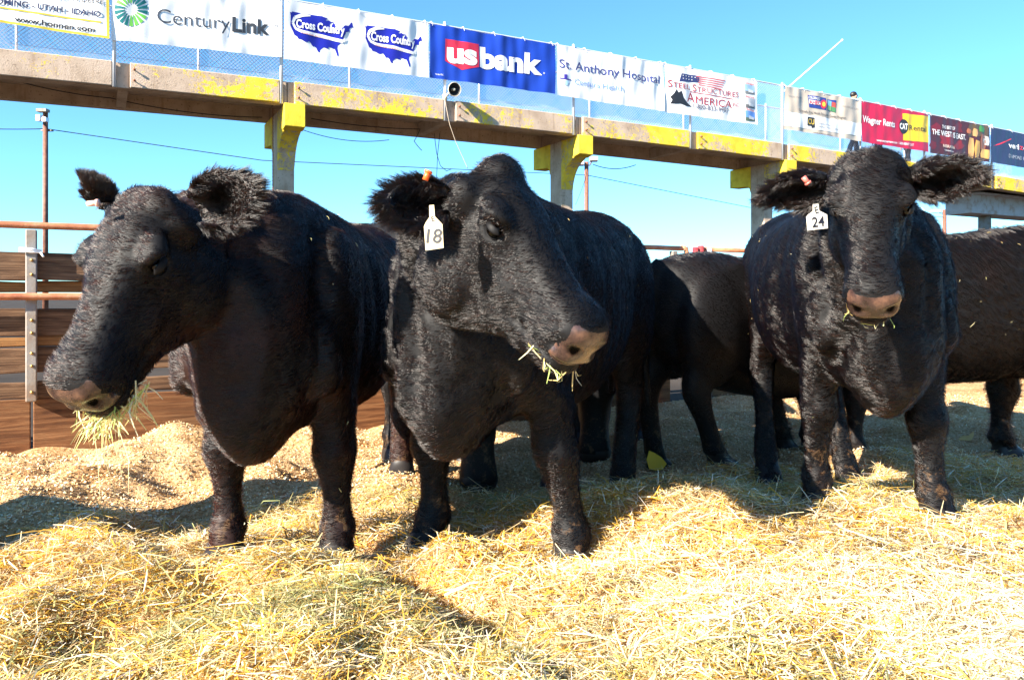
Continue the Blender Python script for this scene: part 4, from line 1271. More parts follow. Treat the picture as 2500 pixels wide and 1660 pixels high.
    for k in range(4):
        front = k < 2
        sg = 1 if k % 2 == 0 else -1
        fx, fy = feet[k]
        L_ = FL if front else HL
        zt = L_[0][0]
        bx = L_[-1][1] * (length if not front else 1)
        bw = (0.19 if front else 0.17) * stout
        px_, py_ = bx * S_ + fx, sg * bw * S_ + fy
        wx, wy = wpt(px_, py_)
        fz = float(ground_z(np.array([wx]), np.array([wy]))[0]) - gz - 0.015
        secs = []
        for z_, x_, w_, d_ in L_:
            a = 1 - z_ / zt
            xx = x_ * (length if not front else 1)
            c = Vector((xx * S_ + fx * a, sg * bw * S_ + fy * a, z_ * S_ * (1 - a) + (z_ * S_ + fz) * a))
            secs.append((c, Y3 * 1.0, X3, w_ * S_ * leg, w_ * S_ * leg, d_ * S_ * leg, d_ * S_ * leg))
        mb.loft(secs[::-1], 18, 3, 2.2)
        for sq in (-1, 1):
            lc = secs[-1][0]
            mb.ball(lc + Vector((0.015, sq * 0.03, 0.025)) * S_, (0.07 * S_, 0.036 * S_, 0.04 * S_), 12, 8)
    if tail:
        tp = [Vector((-1.44 * length, 0, 1.24)) * S_, Vector((-1.53 * length, 0, 1.18)) * S_, Vector((-1.55 * length, 0.01, 0.95)) * S_, Vector((-1.54 * length, 0.03, 0.62)) * S_, Vector((-1.52 * length, 0.02, 0.38)) * S_]
        mb.tube(tp, [0.045, 0.035, 0.028, 0.03, 0.02], 10)
    me, V, E, F = remeshed(mb, voxel)
    rel_ = V - np.array(P0)
    A, B, Cc = rel_ @ np.array(u) / HS, rel_ @ np.array(n) / HD, rel_ @ np.array(s) / HW
    Q = np.stack([A, B, Cc], 1)
    inhead = sstep(-0.04, 0.10, A) * (1 - sstep(.66, .75, A)) * (1 - sstep(.22, .30, np.abs(Cc))) * sstep(-.45, -.37, B) * (1 - sstep(.12, .2, B))
    feetw = 1 - sstep(0.30, 0.58, V[:, 2])
    fine_ = voxel < 0.011
    w = 1 - 0.72 * inhead - 0.80 * feetw * (1 - inhead)
    V = smooth_verts(V, E, np.clip(w, 0.1, 1), 22 if fine_ else 10, 0.0)
    if fine_:
        cw = sstep(.05, .18, V[:, 0]) * (1 - sstep(.10, .19, np.abs(V[:, 1]))) * (1 - inhead) * (1 - sstep(.85, 1.0, V[:, 2])) * sstep(.3, .36, V[:, 2])
        V = smooth_verts(V, E, cw, 40)
    N, FN = vert_normals(V, F)
    bodyw = 1 - inhead
    dsp = bodyw * (0.030 * n3(V, 5.5, 60) + 0.005 * n3(V, 13, 70)) + 0.002 * inhead * n3(V, 22, 80)
    # folds in the neck hide
    an = np.linalg.norm(V - np.array(pts[2]), axis=1)
    fold = np.exp(-(an / (0.34 * S_)) ** 2) * bodyw
    chest = sstep(.05, .25, V[:, 0]) * sstep(.45, .6, V[:, 2]) * (1 - sstep(.95, 1.15, V[:, 2])) * bodyw
    dsp += chest * 0.008 * np.sin(V[:, 1] * 48 + 9 * n3(V, 4, 95))
    dsp += fold * 0.011 * np.sin(V[:, 0] * 46 + V[:, 1] * 30 + 5 * n3(V, 4, 90) * 6)
    # shoulder blade, elbow and rib lines in the hide
    if fine_:
        def trench(a, c, wd, dep):
            a, c = np.array(a) * S_, np.array(c) * S_
            ab = c - a
            k_ = np.clip(((V - a) @ ab) / (ab @ ab), 0, 1)
            dd = np.linalg.norm(V - a - k_[:, None] * ab, axis=1)
            return -dep * np.exp(-(dd / wd) ** 2)
        for sg in (-1, 1):
            y_ = sg * stout
            dsp += trench((.16, .17 * y_, 1.18), (.33, .26 * y_, .86), .040, .022) + trench((.33, .26 * y_, .86), (.30, .20 * y_, .60), .035, .024)
            dsp += trench((-.20, .30 * y_, 1.12), (-.16, .36 * y_, .66), .050, .018) + trench((.06, .30 * y_, .62), (-.12, .34 * y_, .60), .035, .016)
            dsp -= trench((-.02, .25 * y_, 1.15), (.16, .29 * y_, .82), .060, .012)
        ribs = sstep(-.98, -.85, V[:, 0]) * (1 - sstep(-.32, -.22, V[:, 0])) * sstep(.55, .7, V[:, 2]) * (1 - sstep(1.05, 1.2, V[:, 2]))
        dsp += ribs * 0.0035 * np.sin(V[:, 0] * 62 + V[:, 2] * 9)
    V = V + N * dsp[:, None]
    if fine_:
        rel_ = V - np.array(P0)
        Q = np.stack([rel_ @ np.array(u) / HS, rel_ @ np.array(n) / HD, rel_ @ np.array(s) / HW], 1)
        d = np.zeros(len(V))
        ns = np.zeros(len(V))
        for sg in (-1, 1): ns = np.maximum(ns, gauss(Q, (.574, -.080, sg * .045), (.045, .016, .019)))
        ns *= sstep(.53, .55, Q[:, 0])
        for sg in (-1, 1):
            d -= 0.012 * gauss(Q, (.192, -.042, sg * .118), (.028, .019, .05))
            rr = np.sqrt(((Q[:, 0] - .192) / 1.25) ** 2 + ((Q[:, 1] + .040)) ** 2)
            near_e = np.exp(-((Q[:, 2] - sg * .115) / .05) ** 2)
            d += 0.008 * np.exp(-((rr - .031) / .009) ** 2) * near_e
            d += 0.006 * gauss(Q, (.165, -.012, sg * .112), (.045, .018, .04))
            d -= 0.008 * gauss(Q, (.10, -.045, sg * .12), (.035, .03, .05))
            d -= 0.006 * gauss(Q, (.25, -.055, sg * .10), (.06, .03, .05))
            d -= 0.034 * gauss(Q, (.575, -.080, sg * .045), (.028, .013, .018))
            d -= 0.016 * gauss(Q, (.545, -.098, sg * .066), (.014, .014, .03))
        mouth = -.128 - (.60 - Q[:, 0]) * .10
        d -= 0.016 * np.exp(-((Q[:, 1] - mouth) / .0085) ** 2) * sstep(.35, .42, Q[:, 0]) * (1 - sstep(.12, .2, np.abs(Q[:, 2])))
        d -= 0.006 * gauss(Q, (.13, .03, 0), (.07, .03, .028))
        V = V + N * (d * HS)[:, None]
        V = smooth_verts(V, E, np.full(len(V), 0.35), 2)
    me.vertices.foreach_set('co', V.astype(np.float32).ravel())
    me.polygons.foreach_set('use_smooth', [True] * len(me.polygons))
    for m_ in (coat_m, coat_m if nose_m == 'nose' else 'nose_black', 'nostril', 'hoof', 'hair_brown' if coat_m in ('coat_brown', 'coat_red') else 'hair'): me.materials.append(M[m_])
    fc = V[F].mean(1)
    rel_ = fc - np.array(P0)
    a, b_, c_ = rel_ @ np.array(u) / HS, rel_ @ np.array(n) / HD, rel_ @ np.array(s) / HW
    mi = np.zeros(len(F), np.int32)
    fu = FN @ np.array(u)
    fw = np.array(wpt(fc[:, 0], fc[:, 1]))
    mi[fc[:, 2] + gz - ground_z(fw[0], fw[1]) < 0.06 * S_] = 3
    me.polygons.foreach_set('material_index', mi)
    me.update()
    rel_ = V - np.array(P0)
    qa, qb, qc = rel_ @ np.array(u) / HS, rel_ @ np.array(n) / HD, rel_ @ np.array(s) / HW
    pad = sstep(.522, .552, qa - 0.30 * np.maximum(np.abs(qc) - .035, 0)) * sstep(-.022, -.040, qb) * sstep(-.138, -.120, qb) * sstep(.080, .062, np.abs(qc))
    if nose_m != 'nose': pad = pad * 0
    pa = me.attributes.new('nose_pad', 'FLOAT', 'POINT')
    pa.data.foreach_set('value', pad.astype(np.float32))
    if not fine_: ns = np.zeros(len(V))
    na = me.attributes.new('nostril', 'FLOAT', 'POINT')
    na.data.foreach_set('value', ns.astype(np.float32))
    body = link('body', me, root)
    if fine_:
        for sg in (-1, 1):
            e = MB(); e.ball((0, 0, 0), 0.0225 * HS, 18, 12, (u, s, n)); eo = e.build('eye', M['eye'], root); eo.location = Hd(.192, -.043, sg * .0935)
            # lids: two shells closing over the eyeball from above and below
            lid = MB(); vs_, fs_ = [], []
            ua, na_, oa = u, (n * .85 + s * sg * .5).normalized(), None
            oa = (s * sg - na_ * (s * sg).dot(na_)).normalized()
            for lo, hi, rr in ((0.42, 1.3, 1.15), (-1.3, -0.62, 1.12)):
                b0 = len(vs_)
                for i in range(7):
                    el = lo + (hi - lo) * i / 6
                    for j in range(13):
                        az_ = -1.45 + 2.9 * j / 12
                        el2 = el * (1 - 0.25 * (az_ / 1.45) ** 2) if lo > 0 else el
                        vs_.append((oa * (math.cos(el2) * math.cos(az_)) + ua * (1.28 * math.cos(el2) * math.sin(az_)) + na_ * math.sin(el2)) * (0.0225 * HS * rr))
                for i in range(6):
                    for j in range(12):
                        k_ = b0 + i * 13 + j
                        fs_.append((k_, k_ + 1, k_ + 14, k_ + 13))
            lo_ = link('eyelid', mesh_from('eyelid', vs_, fs_, [M['coat_plain']], True), root); lo_.location = Hd(.192, -.043, sg * .0935)
            sm_ = lo_.modifiers.new('thickness', 'SOLIDIFY'); sm_.thickness = 0.003
    if fur:
        nov = np.zeros(len(V), bool)
        nov[F[mi > 0].ravel()] = True
        nov |= pad > 0.2
        if fine_:
            for sg in (-1, 1): nov |= (((qa - .192) / 1.3) ** 2 + (qb + .043) ** 2 < .020 ** 2) & (qc * sg > .05) & (qc * sg < .16)
        lw = np.clip(1 - 0.20 * inhead - 0.2 * feetw, 0.3, 1)
        vl = body.vertex_groups.new(name='hair_length')
        for k_ in range(3, 11):
            ii = np.nonzero(np.round(lw * 10) == k_)[0]
            if len(ii): vl.add(ii.tolist(), k_ / 10, 'REPLACE')
        vg = body.vertex_groups.new(name='hair_density')
        vg.add(np.nonzero(~nov)[0].tolist(), 1.0, 'REPLACE')
        phi = -(0.45 * V[:, 0] + V[:, 2]) + 0.05 * n3(V, 9, 120)
        psi_ = V[:, 1] + 0.35 * V[:, 0]
        uv = me.uv_layers.new(name='combing')
        lv = np.empty(len(me.loops), np.int32); me.loops.foreach_get('vertex_index', lv)
        uv.data.foreach_set('uv', np.stack([phi[lv], psi_[lv]], 1).astype(np.float32).ravel())
        FUR_JOBS.append((body, fur[0], fur[1], None, 'hair_density', 5))
    # ears
    for e in ears:
        make_ear(root, Hd, u, n, s, HS, fur is not None, **e)
    return root, Hd, (u, n, s)

def make_ear(root, Hd, u, n, s, HS, fur, side, dirv, openv, size=(0.21, 0.125), base=(.02, -.075, .118), hair=0.035, count=1900, clump=0.4, pxbase=None):
    """a cupped, leaf-shaped ear; dirv and openv are in head axes (u, n, outwards)"""
    f = lambda v_: (u * v_[0] + n * v_[1] + s * (v_[2] * side)).normalized()
    e, o_ = f(dirv), f(openv)
    o_ = (o_ - e * o_.dot(e)).normalized()
    w_ = e.cross(o_)
    L, Wd = size[0] * HS, size[1] * HS
    vs, fs = [], []
    NU, NV = 13, 10
    for i in range(NU):
        t_ = i / (NU - 1)
        half = Wd / 2 * (0.40 + 0.60 * math.sin(PI * min(1, (t_ + 0.05)) ** 0.80) ** 0.8) * (1 if t_ < 0.78 else math.sqrt(max(0.0, 1 - ((t_ - 0.78) / 0.225) ** 2)))
        cup = 1.5 * (1 - t_) ** 1.2 + 0.75
        for j in range(NV):
            a = (j / (NV - 1) * 2 - 1) * cup
            rr = half / max(math.sin(min(cup, PI / 2)), 0.4)
            vs.append(e * (L * t_) + w_ * (rr * math.sin(a)) + o_ * (rr * (0.35 - math.cos(a)) * 0.75) + o_ * (0.05 * HS * t_ * t_))
    for i in range(NU - 1):
        for j in range(NV - 1):
            k = i * NV + j
            fs.append((k, k + 1, k + NV + 1, k + NV))
    me = mesh_from('ear', vs, fs, [M['coat_plain'], M['hair']], True)
    ob = link('ear', me, root)
    ob.location = Hd(base[0], base[1], base[2] * side) if pxbase is None else root.matrix_basis.inverted() @ at(*pxbase)
    so = ob.modifiers.new('thickness', 'SOLIDIFY'); so.thickness = 0.007; so.offset = 0
    if fur:
        EAR_JOBS.append((ob, count, hair, tuple((e + Vector((0, 0, -0.35))).normalized()), clump))
    return ob

D = math.radians
# the left cow, chewing hay
cowA, HA, fA = make_cow('black cow at the left chewing hay with its head turned to the left', (-0.80, 2.70), D(-92), at(342, 492, 2.13), D(-112), D(60), D(0), 0.93,
    feet=((-0.01, 0.02), (0.09, 0.06), (0.05, 0.05), (-0.10, 0.02)), neck_mid=(-0.92, 2.42, 1.06), coat_m='coat_red', leg=1.10, stout=1.06, hw=1.30, hd=1.24, head_scale=0.93,
    ears=[dict(side=1, dirv=(-.50, -.12, .82), openv=(.38, .85, .375), size=(.185, .165), hair=.036, pxbase=(482, 520, 2.06)), dict(side=-1, dirv=(-.80, .50, .30), openv=(.4, .2, .8), size=(.085, .115), hair=.028, pxbase=(258, 500, 2.16))])
# the centre cow, tag 18
cowB, HB, fB = make_cow('black cow in the centre with a tag in its ear and its head turned right', (-0.085, 2.78), D(-113), at(1216, 430, 2.18), D(-41), D(47), D(-4), 1.0,
    feet=((-0.10, 0.12), (-0.03, -0.03), (0.22, 0.02), (0.12, 0.0)), neck_mid=(-0.17, 2.50, 1.06), leg=1.10, peak=1.0, head_scale=0.94, hw=1.27, hd=1.30,
    ears=[dict(side=-1, dirv=(-.30, -.42, .72), openv=(.15, .15, .9), size=(.175, .135), hair=.045, clump=0.8, base=(.03, -.085, .12)), dict(side=1, dirv=(-.1, -.1, 1), openv=(.7, -.3, .2), size=(.18, .12), hair=.03)])
# the right cow, tag 24
cowC, HC, fC = make_cow('black cow at the right facing the camera with an ear tag and both ears spread', (1.36, 3.02), D(-97), at(2122, 392, 2.42), D(-111.5), D(55), D(0), 0.92,
    feet=((0.15, 0.02), (-0.05, 0.0), (0.30, 0.06), (0.45, -0.06)), neck_mid=(1.26, 2.72, 1.04), fur=(17000, 0.026), leg=1.06, head_scale=0.85, hw=1.18, hd=1.18, belly=1.08, stout=0.97,
    ears=[dict(side=-1, dirv=(.04, -.12, 1), openv=(.85, .15, .1), size=(.23, .145), hair=.040, clump=0.6), dict(side=1, dirv=(-.06, .10, 1), openv=(.85, .2, .1), size=(.22, .155), hair=.038, clump=0.6)])
# the cows behind
OE = lambda h_=.03: [dict(side=1, dirv=(0, 0, 1), openv=(1, .2, .1), hair=h_), dict(side=-1, dirv=(0, 0, 1), openv=(1, .2, .1), hair=h_)]
cowE, _, _ = make_cow('black cow standing between the centre cow and the right cow with its rump showing', (1.90, 4.70), D(28), (2.56, 5.05, 1.15), D(28), D(45), 0, 0.88, deep=1.14,
    feet=((0, 0), (0, 0), (0.0, 0.03), (0.16, 0.0)), voxel=0.016, fur=(5000, 0.018), ears=OE())
cowF, _, _ = make_cow('brownish black cow standing broadside at the far right with straw on its coat', (3.06, 4.72), D(4), (3.80, 4.87, 1.35), D(10), D(45), 0, 1.06,
    feet=((0, 0), (0.1, 0), (0.0, 0), (0.1, 0.0)), voxel=0.014, fur=(12000, 0.048), ears=OE())
cowG, HG, _ = make_cow('black cow behind the centre cow grazing with its muzzle down in the bedding', (-0.50, 4.55), D(-62), (-0.165, 3.84, 0.585), D(-82), D(80), 0, 1.08,
    voxel=0.014, nose_m='nose_black', fur=(4000, 0.018), neck_mid=(-0.30, 4.12, 0.80), ears=OE(.02))
cowI, HI, _ = make_cow('black cow hidden behind the centre cow with only its lowered muzzle showing', (0.62, 5.05), D(-98), (0.47, 4.45, 0.60), D(-95), D(80), 0, 0.95,
    voxel=0.016, nose_m='nose_black', fur=(3000, 0.018), neck_mid=(0.54, 4.6, 0.80), ears=OE(.02))
cowO, HO, _ = make_cow('unseen black cow added beyond the left edge of the picture to shade the shavings', (-3.14, 1.70), D(-136), (-3.6, 1.2, 1.2), D(-136), D(45), 0, 0.9, voxel=0.02, fur=None, ears=OE(.02))  # out-of-frame cow, added for the shadow it throws on the left bedding
# ------------------------------------------------------------------ ear tags and buttons
def on_cow(root, w_):
    return root.matrix_basis.inverted() @ Vector(w_)
bpy.context.view_layer.update()
def ear_tag(root, px, py, Y, wpx, hpx, tilt, turn, marks, plastic):
    """a plastic tag hanging at the photo spot; marks are (string, x, y, height) on a face 1 wide and h/w high"""
    k = Y / F_PX
    W_, H_ = wpx * k, hpx * k
    out = [(-.5, -.5), (.5, -.47), (.52, .22), (.30, .36), (.14, .46), (.13, .80), (-.13, .80), (-.16, .46), (-.40, .30), (-.5, .20)]
    R_ = Matrix.Rotation(turn, 3, 'Z') @ Matrix.Rotation(tilt, 3, 'Y')
    th = 0.0022
    pos = at(px, py, Y)
    def P(a, b, d): return on_cow(root, pos + R_ @ Vector((a * W_, d, b * H_)))
    n_ = len(out)
    vs = [P(a, b, 0.03 * a * a * W_) for a, b in out] + [P(a, b, th + 0.03 * a * a * W_) for a, b in out]
    fs = [tuple(range(n_)), tuple(range(2 * n_ - 1, n_ - 1, -1))] + [(i, i + n_, (i + 1) % n_ + n_, (i + 1) % n_) for i in range(n_)]
    o = link('ear_tag', mesh_from('ear_tag', vs, fs, [M[plastic]]), root)
    for s_, a0, b0, h_, ang in marks:
        me = text_mesh(s_, 0.012, 0.1)
        co = np.empty(len(me.vertices) * 3); me.vertices.foreach_get('co', co); co = co.reshape(-1, 3)
        c = (co.max(0) + co.min(0)) / 2; sc_ = h_ / (co[:, 1].max() - co[:, 1].min())
        ca, sa = math.cos(ang), math.sin(ang)
        vv_ = []
        for x_, y_, _ in co - c:
            x2, y2 = (x_ * ca - y_ * sa) * sc_, (x_ * sa + y_ * ca) * sc_
            vv_.append(P(a0 + x2 * H_ / W_, b0 + y2, -0.0012))
        mk = link('tag_number', mesh_from('tag_number', vv_, [tuple(p.vertices) for p in me.polygons], [M['ink']]), o)
    return o
ear_tag(cowB, 1058, 568, 1.94, 46, 84, D(-4), D(-12), [('E', .02, .40, .15, .3), ('18', .03, -.10, .42, -.08)], 'tag_plastic')
ear_tag(cowC, 1995, 537, 2.27, 54, 48, D(-5), D(10), [('E', 0.0, .50, .34, .3), ('24', .02, -.10, .52, .05)], 'tag_white')
def button(root, px, py, Y, L, m, ang=0.0):
    mb = MB(); c = at(px, py, Y); d = Vector((math.cos(ang), 0, math.sin(ang)))
    mb.tube([on_cow(root, c - d * L / 2), on_cow(root, c + d * L / 2)], 0.0075, 10)
    mb.tube([on_cow(root, c + d * (L / 2 - .003)), on_cow(root, c + d * (L / 2 + .003))], 0.010, 10)
    mb.build('tag_button', M[m], root)
button(cowB, 1042, 430, 1.93, 0.022, 'button_orange', 1.2)
button(cowC, 1967, 440, 2.25, 0.022, 'button_red', -0.9)
button(cowA, 226, 497, 2.02, 0.026, 'button_pink', 0.1)

# ------------------------------------------------------------------ hay in the mouths, flecks on the coats
def strands(name, segs, label, kind=None, parent=None):
    """segs: (points, width, colour); thin ribbons through the points"""
    vs, fs, cs = [], [], []
    o0 = Vector(segs[0][0][0])
    for pts, wd, c in segs:
        pts = [Vector(p) - o0 for p in pts]
        side = Vector((RNG.normal(), RNG.normal() * .6, RNG.normal())).normalized()
        b = len(vs)
        for i, p in enumerate(pts):
            d = (pts[min(i + 1, len(pts) - 1)] - pts[max(i - 1, 0)]).normalized()
            sd = (side - d * side.dot(d)).normalized()
            w_ = wd * (0.4 if i == len(pts) - 1 else 1)
            vs += [p - sd * w_ / 2, p + sd * w_ / 2]; cs += [c, c]
        for i in range(len(pts) - 1):
            fs.append((b + 2 * i, b + 2 * i + 1, b + 2 * i + 3, b + 2 * i + 2))
    me = mesh_from(name, vs, fs, [M['straw']])
    ca = me.color_attributes.new('blade_color', 'FLOAT_COLOR', 'POINT')
    ca.data.foreach_set('color', np.array([(*c, 1) for c in cs], np.float32).ravel())
    o = link(name, me, parent); o.location = o0
    return tag(o, label, 'hay' if not kind else None, None, kind)
HC_ = [(0.72, 0.66, 0.36), (0.62, 0.58, 0.26), (0.40, 0.50, 0.14), (0.80, 0.74, 0.50), (0.68, 0.50, 0.20)]
mouthA = [HA(.50 + .10 * math.sin(t_), -.150 - .015 * math.cos(t_), .062 * math.cos(t_)) for t_ in np.linspace(0.0, PI, 40)]
cowA.matrix_basis
mouthA = [cowA.matrix_basis @ p for p in mouthA]
segs = []
for k in range(120):
    i = min(39, max(0, int(RNG.normal(14, 10))))
    p = mouthA[i] + Vector((RNG.normal(0, .012), RNG.normal(0, .012), RNG.normal(0, .008)))
    L_ = RNG.uniform(.03, .105)
    d = Vector((RNG.normal(.0, .45), RNG.normal(-.25, .35), RNG.uniform(-1.0, -.15))).normalized()
    d2 = (d + Vector((RNG.normal(0, .35), RNG.normal(0, .3), RNG.normal(-.3, .3)))).normalized()
    segs.append(([p - d * .02, p + d * L_ * .5, p + d * L_ * .5 + d2 * L_ * .5], RNG.uniform(.0018, .0050), HC_[RNG.integers(0, 5)]))
for k in range(6):
    p = mouthA[int(RNG.integers(8, 24))] + Vector((0, -.01, -.03))
    e = p + Vector((RNG.normal(.03, .02), RNG.normal(0, .02), -RNG.uniform(.10, .2)))
    segs.append(([p, p.lerp(e, .5) + Vector((RNG.normal(0, .012), 0, 0)), e], .0016, HC_[0]))
strands('hay_tuft', segs, 'tuft of green and yellow hay hanging from the mouth of the left cow')
lip = MB(); lip.ball((0, 0, 0), (.030, .050, .016), 16, 10, (fA[0], fA[2], fA[1])); lo_ = lip.build('lip', M['lip'], cowA); lo_.location = HA(.560, -.158, 0)
def px_strands(root, H, Y, lst, label):
    segs = []
    for pts, w_, ci in lst:
        segs.append(([at(a, b_, Y - 0.01 * i) for i, (a, b_) in enumerate(pts)], w_, HC_[ci]))
    return strands('hay_wisps', segs, label)
def mouth_strands(root, H, n_, label, t0=0.0, t1=PI):
    segs = []
    for k in range(n_):
        t_ = RNG.uniform(t0, t1)
        p = root.matrix_basis @ H(.50 + .105 * math.sin(t_), -.145, .070 * math.cos(t_))
        d = Vector((RNG.normal(0, .5), RNG.normal(-.3, .3), RNG.normal(-.6, .5))).normalized()
        L_ = RNG.uniform(.012, .045)
        segs.append(([p - d * .008, p + d * L_ * .6, p + d * L_ + Vector((RNG.normal(0, .008), 0, RNG.normal(0, .008)))], RNG.uniform(.0015, .0038), HC_[RNG.integers(0, 5)]))
    return strands('hay_wisps', segs, label)
mouth_strands(cowB, HB, 16, 'few wisps of hay sticking out of the mouth of the centre cow', PI * .35, PI)
mouth_strands(cowC, HC, 12, 'small bits of hay stuck round the muzzle of the right cow')

def flecks(cow_root, n_, label, zmin, facing):
    body = [c for c in cow_root.children if c.name.split('.')[0] == 'body'][0]
    me = body.data
    V = np.empty(len(me.vertices) * 3); me.vertices.foreach_get('co', V); V = V.reshape(-1, 3)
    N = np.empty(len(me.vertices) * 3); me.vertices.foreach_get('normal', N); N = N.reshape(-1, 3)
    Mw = np.array(cow_root.matrix_basis)
    Vw = V @ Mw[:3, :3].T + Mw[:3, 3]; Nw = N @ Mw[:3, :3].T
    ok = np.nonzero((Vw[:, 2] > zmin) & (V[:, 0] < 0.25) & (Nw @ np.array(facing) > 0.35))[0]
    segs = []
    for i in RNG.choice(ok, n_):
        p = Vector(Vw[i]) + Vector(Nw[i]) * 0.013
        d = Vector(RNG.normal(0, 1, 3)); d = (d - Vector(Nw[i]) * d.dot(Vector(Nw[i]))).normalized()
        L_ = float(np.clip(RNG.lognormal(math.log(.0055), .5), .003, .02))
        segs.append(([p - d * L_, p + Vector(Nw[i]) * .002, p + d * L_], RNG.uniform(.0012, .0024), HC_[RNG.choice([0, 3, 4, 1])]))
    return strands('straw_flecks', segs, label, 'stuff')
flecks(cowF, 45, 'straw flecks lying on the coat of the broadside cow at the far right', 0.7, (-.4, -.7, .6))
flecks(cowC, 22, 'straw flecks caught in the flank of the tagged cow at the right', 0.3, (-.6, -.6, .4))
flecks(cowA, 24, 'straw flecks along the back and legs of the left cow', 0.15, (.3, -.5, .7))
flecks(cowB, 22, 'straw flecks on the rump and shoulders of the centre cow', 0.15, (.3, -.5, .7))

# ------------------------------------------------------------------ small litter on the bedding
def litter(name, px, py, Y, outline, m, label, cat, lean, turn=0.0, curl=0.2):
    c = at(px, py, Y)
    c.z = float(ground_z(np.array([c.x]), np.array([c.y]))[0]) + 0.02
    R_ = Matrix.Rotation(turn, 3, 'Z') @ Matrix.Rotation(lean, 3, 'X')
    nseg = len(outline)
    vs = [R_ @ Vector((a, 0.004 + curl * a * a * 6, b)) for a, b in outline] + [R_ @ Vector((a, curl * a * a * 6, b)) for a, b in outline]
    fs = [tuple(range(nseg)), tuple(range(2 * nseg - 1, nseg - 1, -1))] + [(i, i + nseg, (i + 1) % nseg + nseg, (i + 1) % nseg) for i in range(nseg)]
    me = mesh_from(name, vs, fs, [m])
    o = link(name, me); o.location = c
    return tag(o, label, cat)
leafy = mat('yellow_leaf', (0.78, 0.43, 0.015), 0.6); leafo = mat('dry_leaf', (0.62, 0.40, 0.15), 0.7)
litter('leaf', 1605, 1130, 4.2, [(-.045, 0), (-.052, .05), (-.03, .10), (.0, .085), (.035, .06), (.06, .025), (.03, -.005), (0, -.01)], leafy, 'crumpled yellow leaf lying on the shaded straw behind the centre cow', 'leaf', D(-25), 0.2)
litter('leaf', 2358, 1045, 5.2, [(-.05, 0), (-.02, .03), (.02, .035), (.06, .075), (.05, .03), (.03, 0)], leafo, 'curled tan leaf on the shaded shavings at the right', 'leaf', D(-35), -0.3)
c0 = at(2276, 1105, 2.86)
gzz = float(ground_z(np.array([c0.x]), np.array([c0.y]))[0])
st = [at(2275, 1104, 2.86), at(2277, 1150, 2.85), at(2285, 1190, 2.84), at(2291, 1225, 2.83)]
strands('dry_stalk', [([st[0], st[1], st[2], st[3]], .011, (0.82, 0.74, 0.6)), ([st[2], at(2305, 1195, 2.84), at(2308, 1212, 2.83), at(2294, 1222, 2.83)], .006, (0.8, 0.7, 0.5)), ([st[3], at(2280, 1236, 2.8), at(2262, 1236, 2.78)], .016, (0.8, 0.72, 0.5))], 'pale dry stalk standing beside the front leg of the right cow')

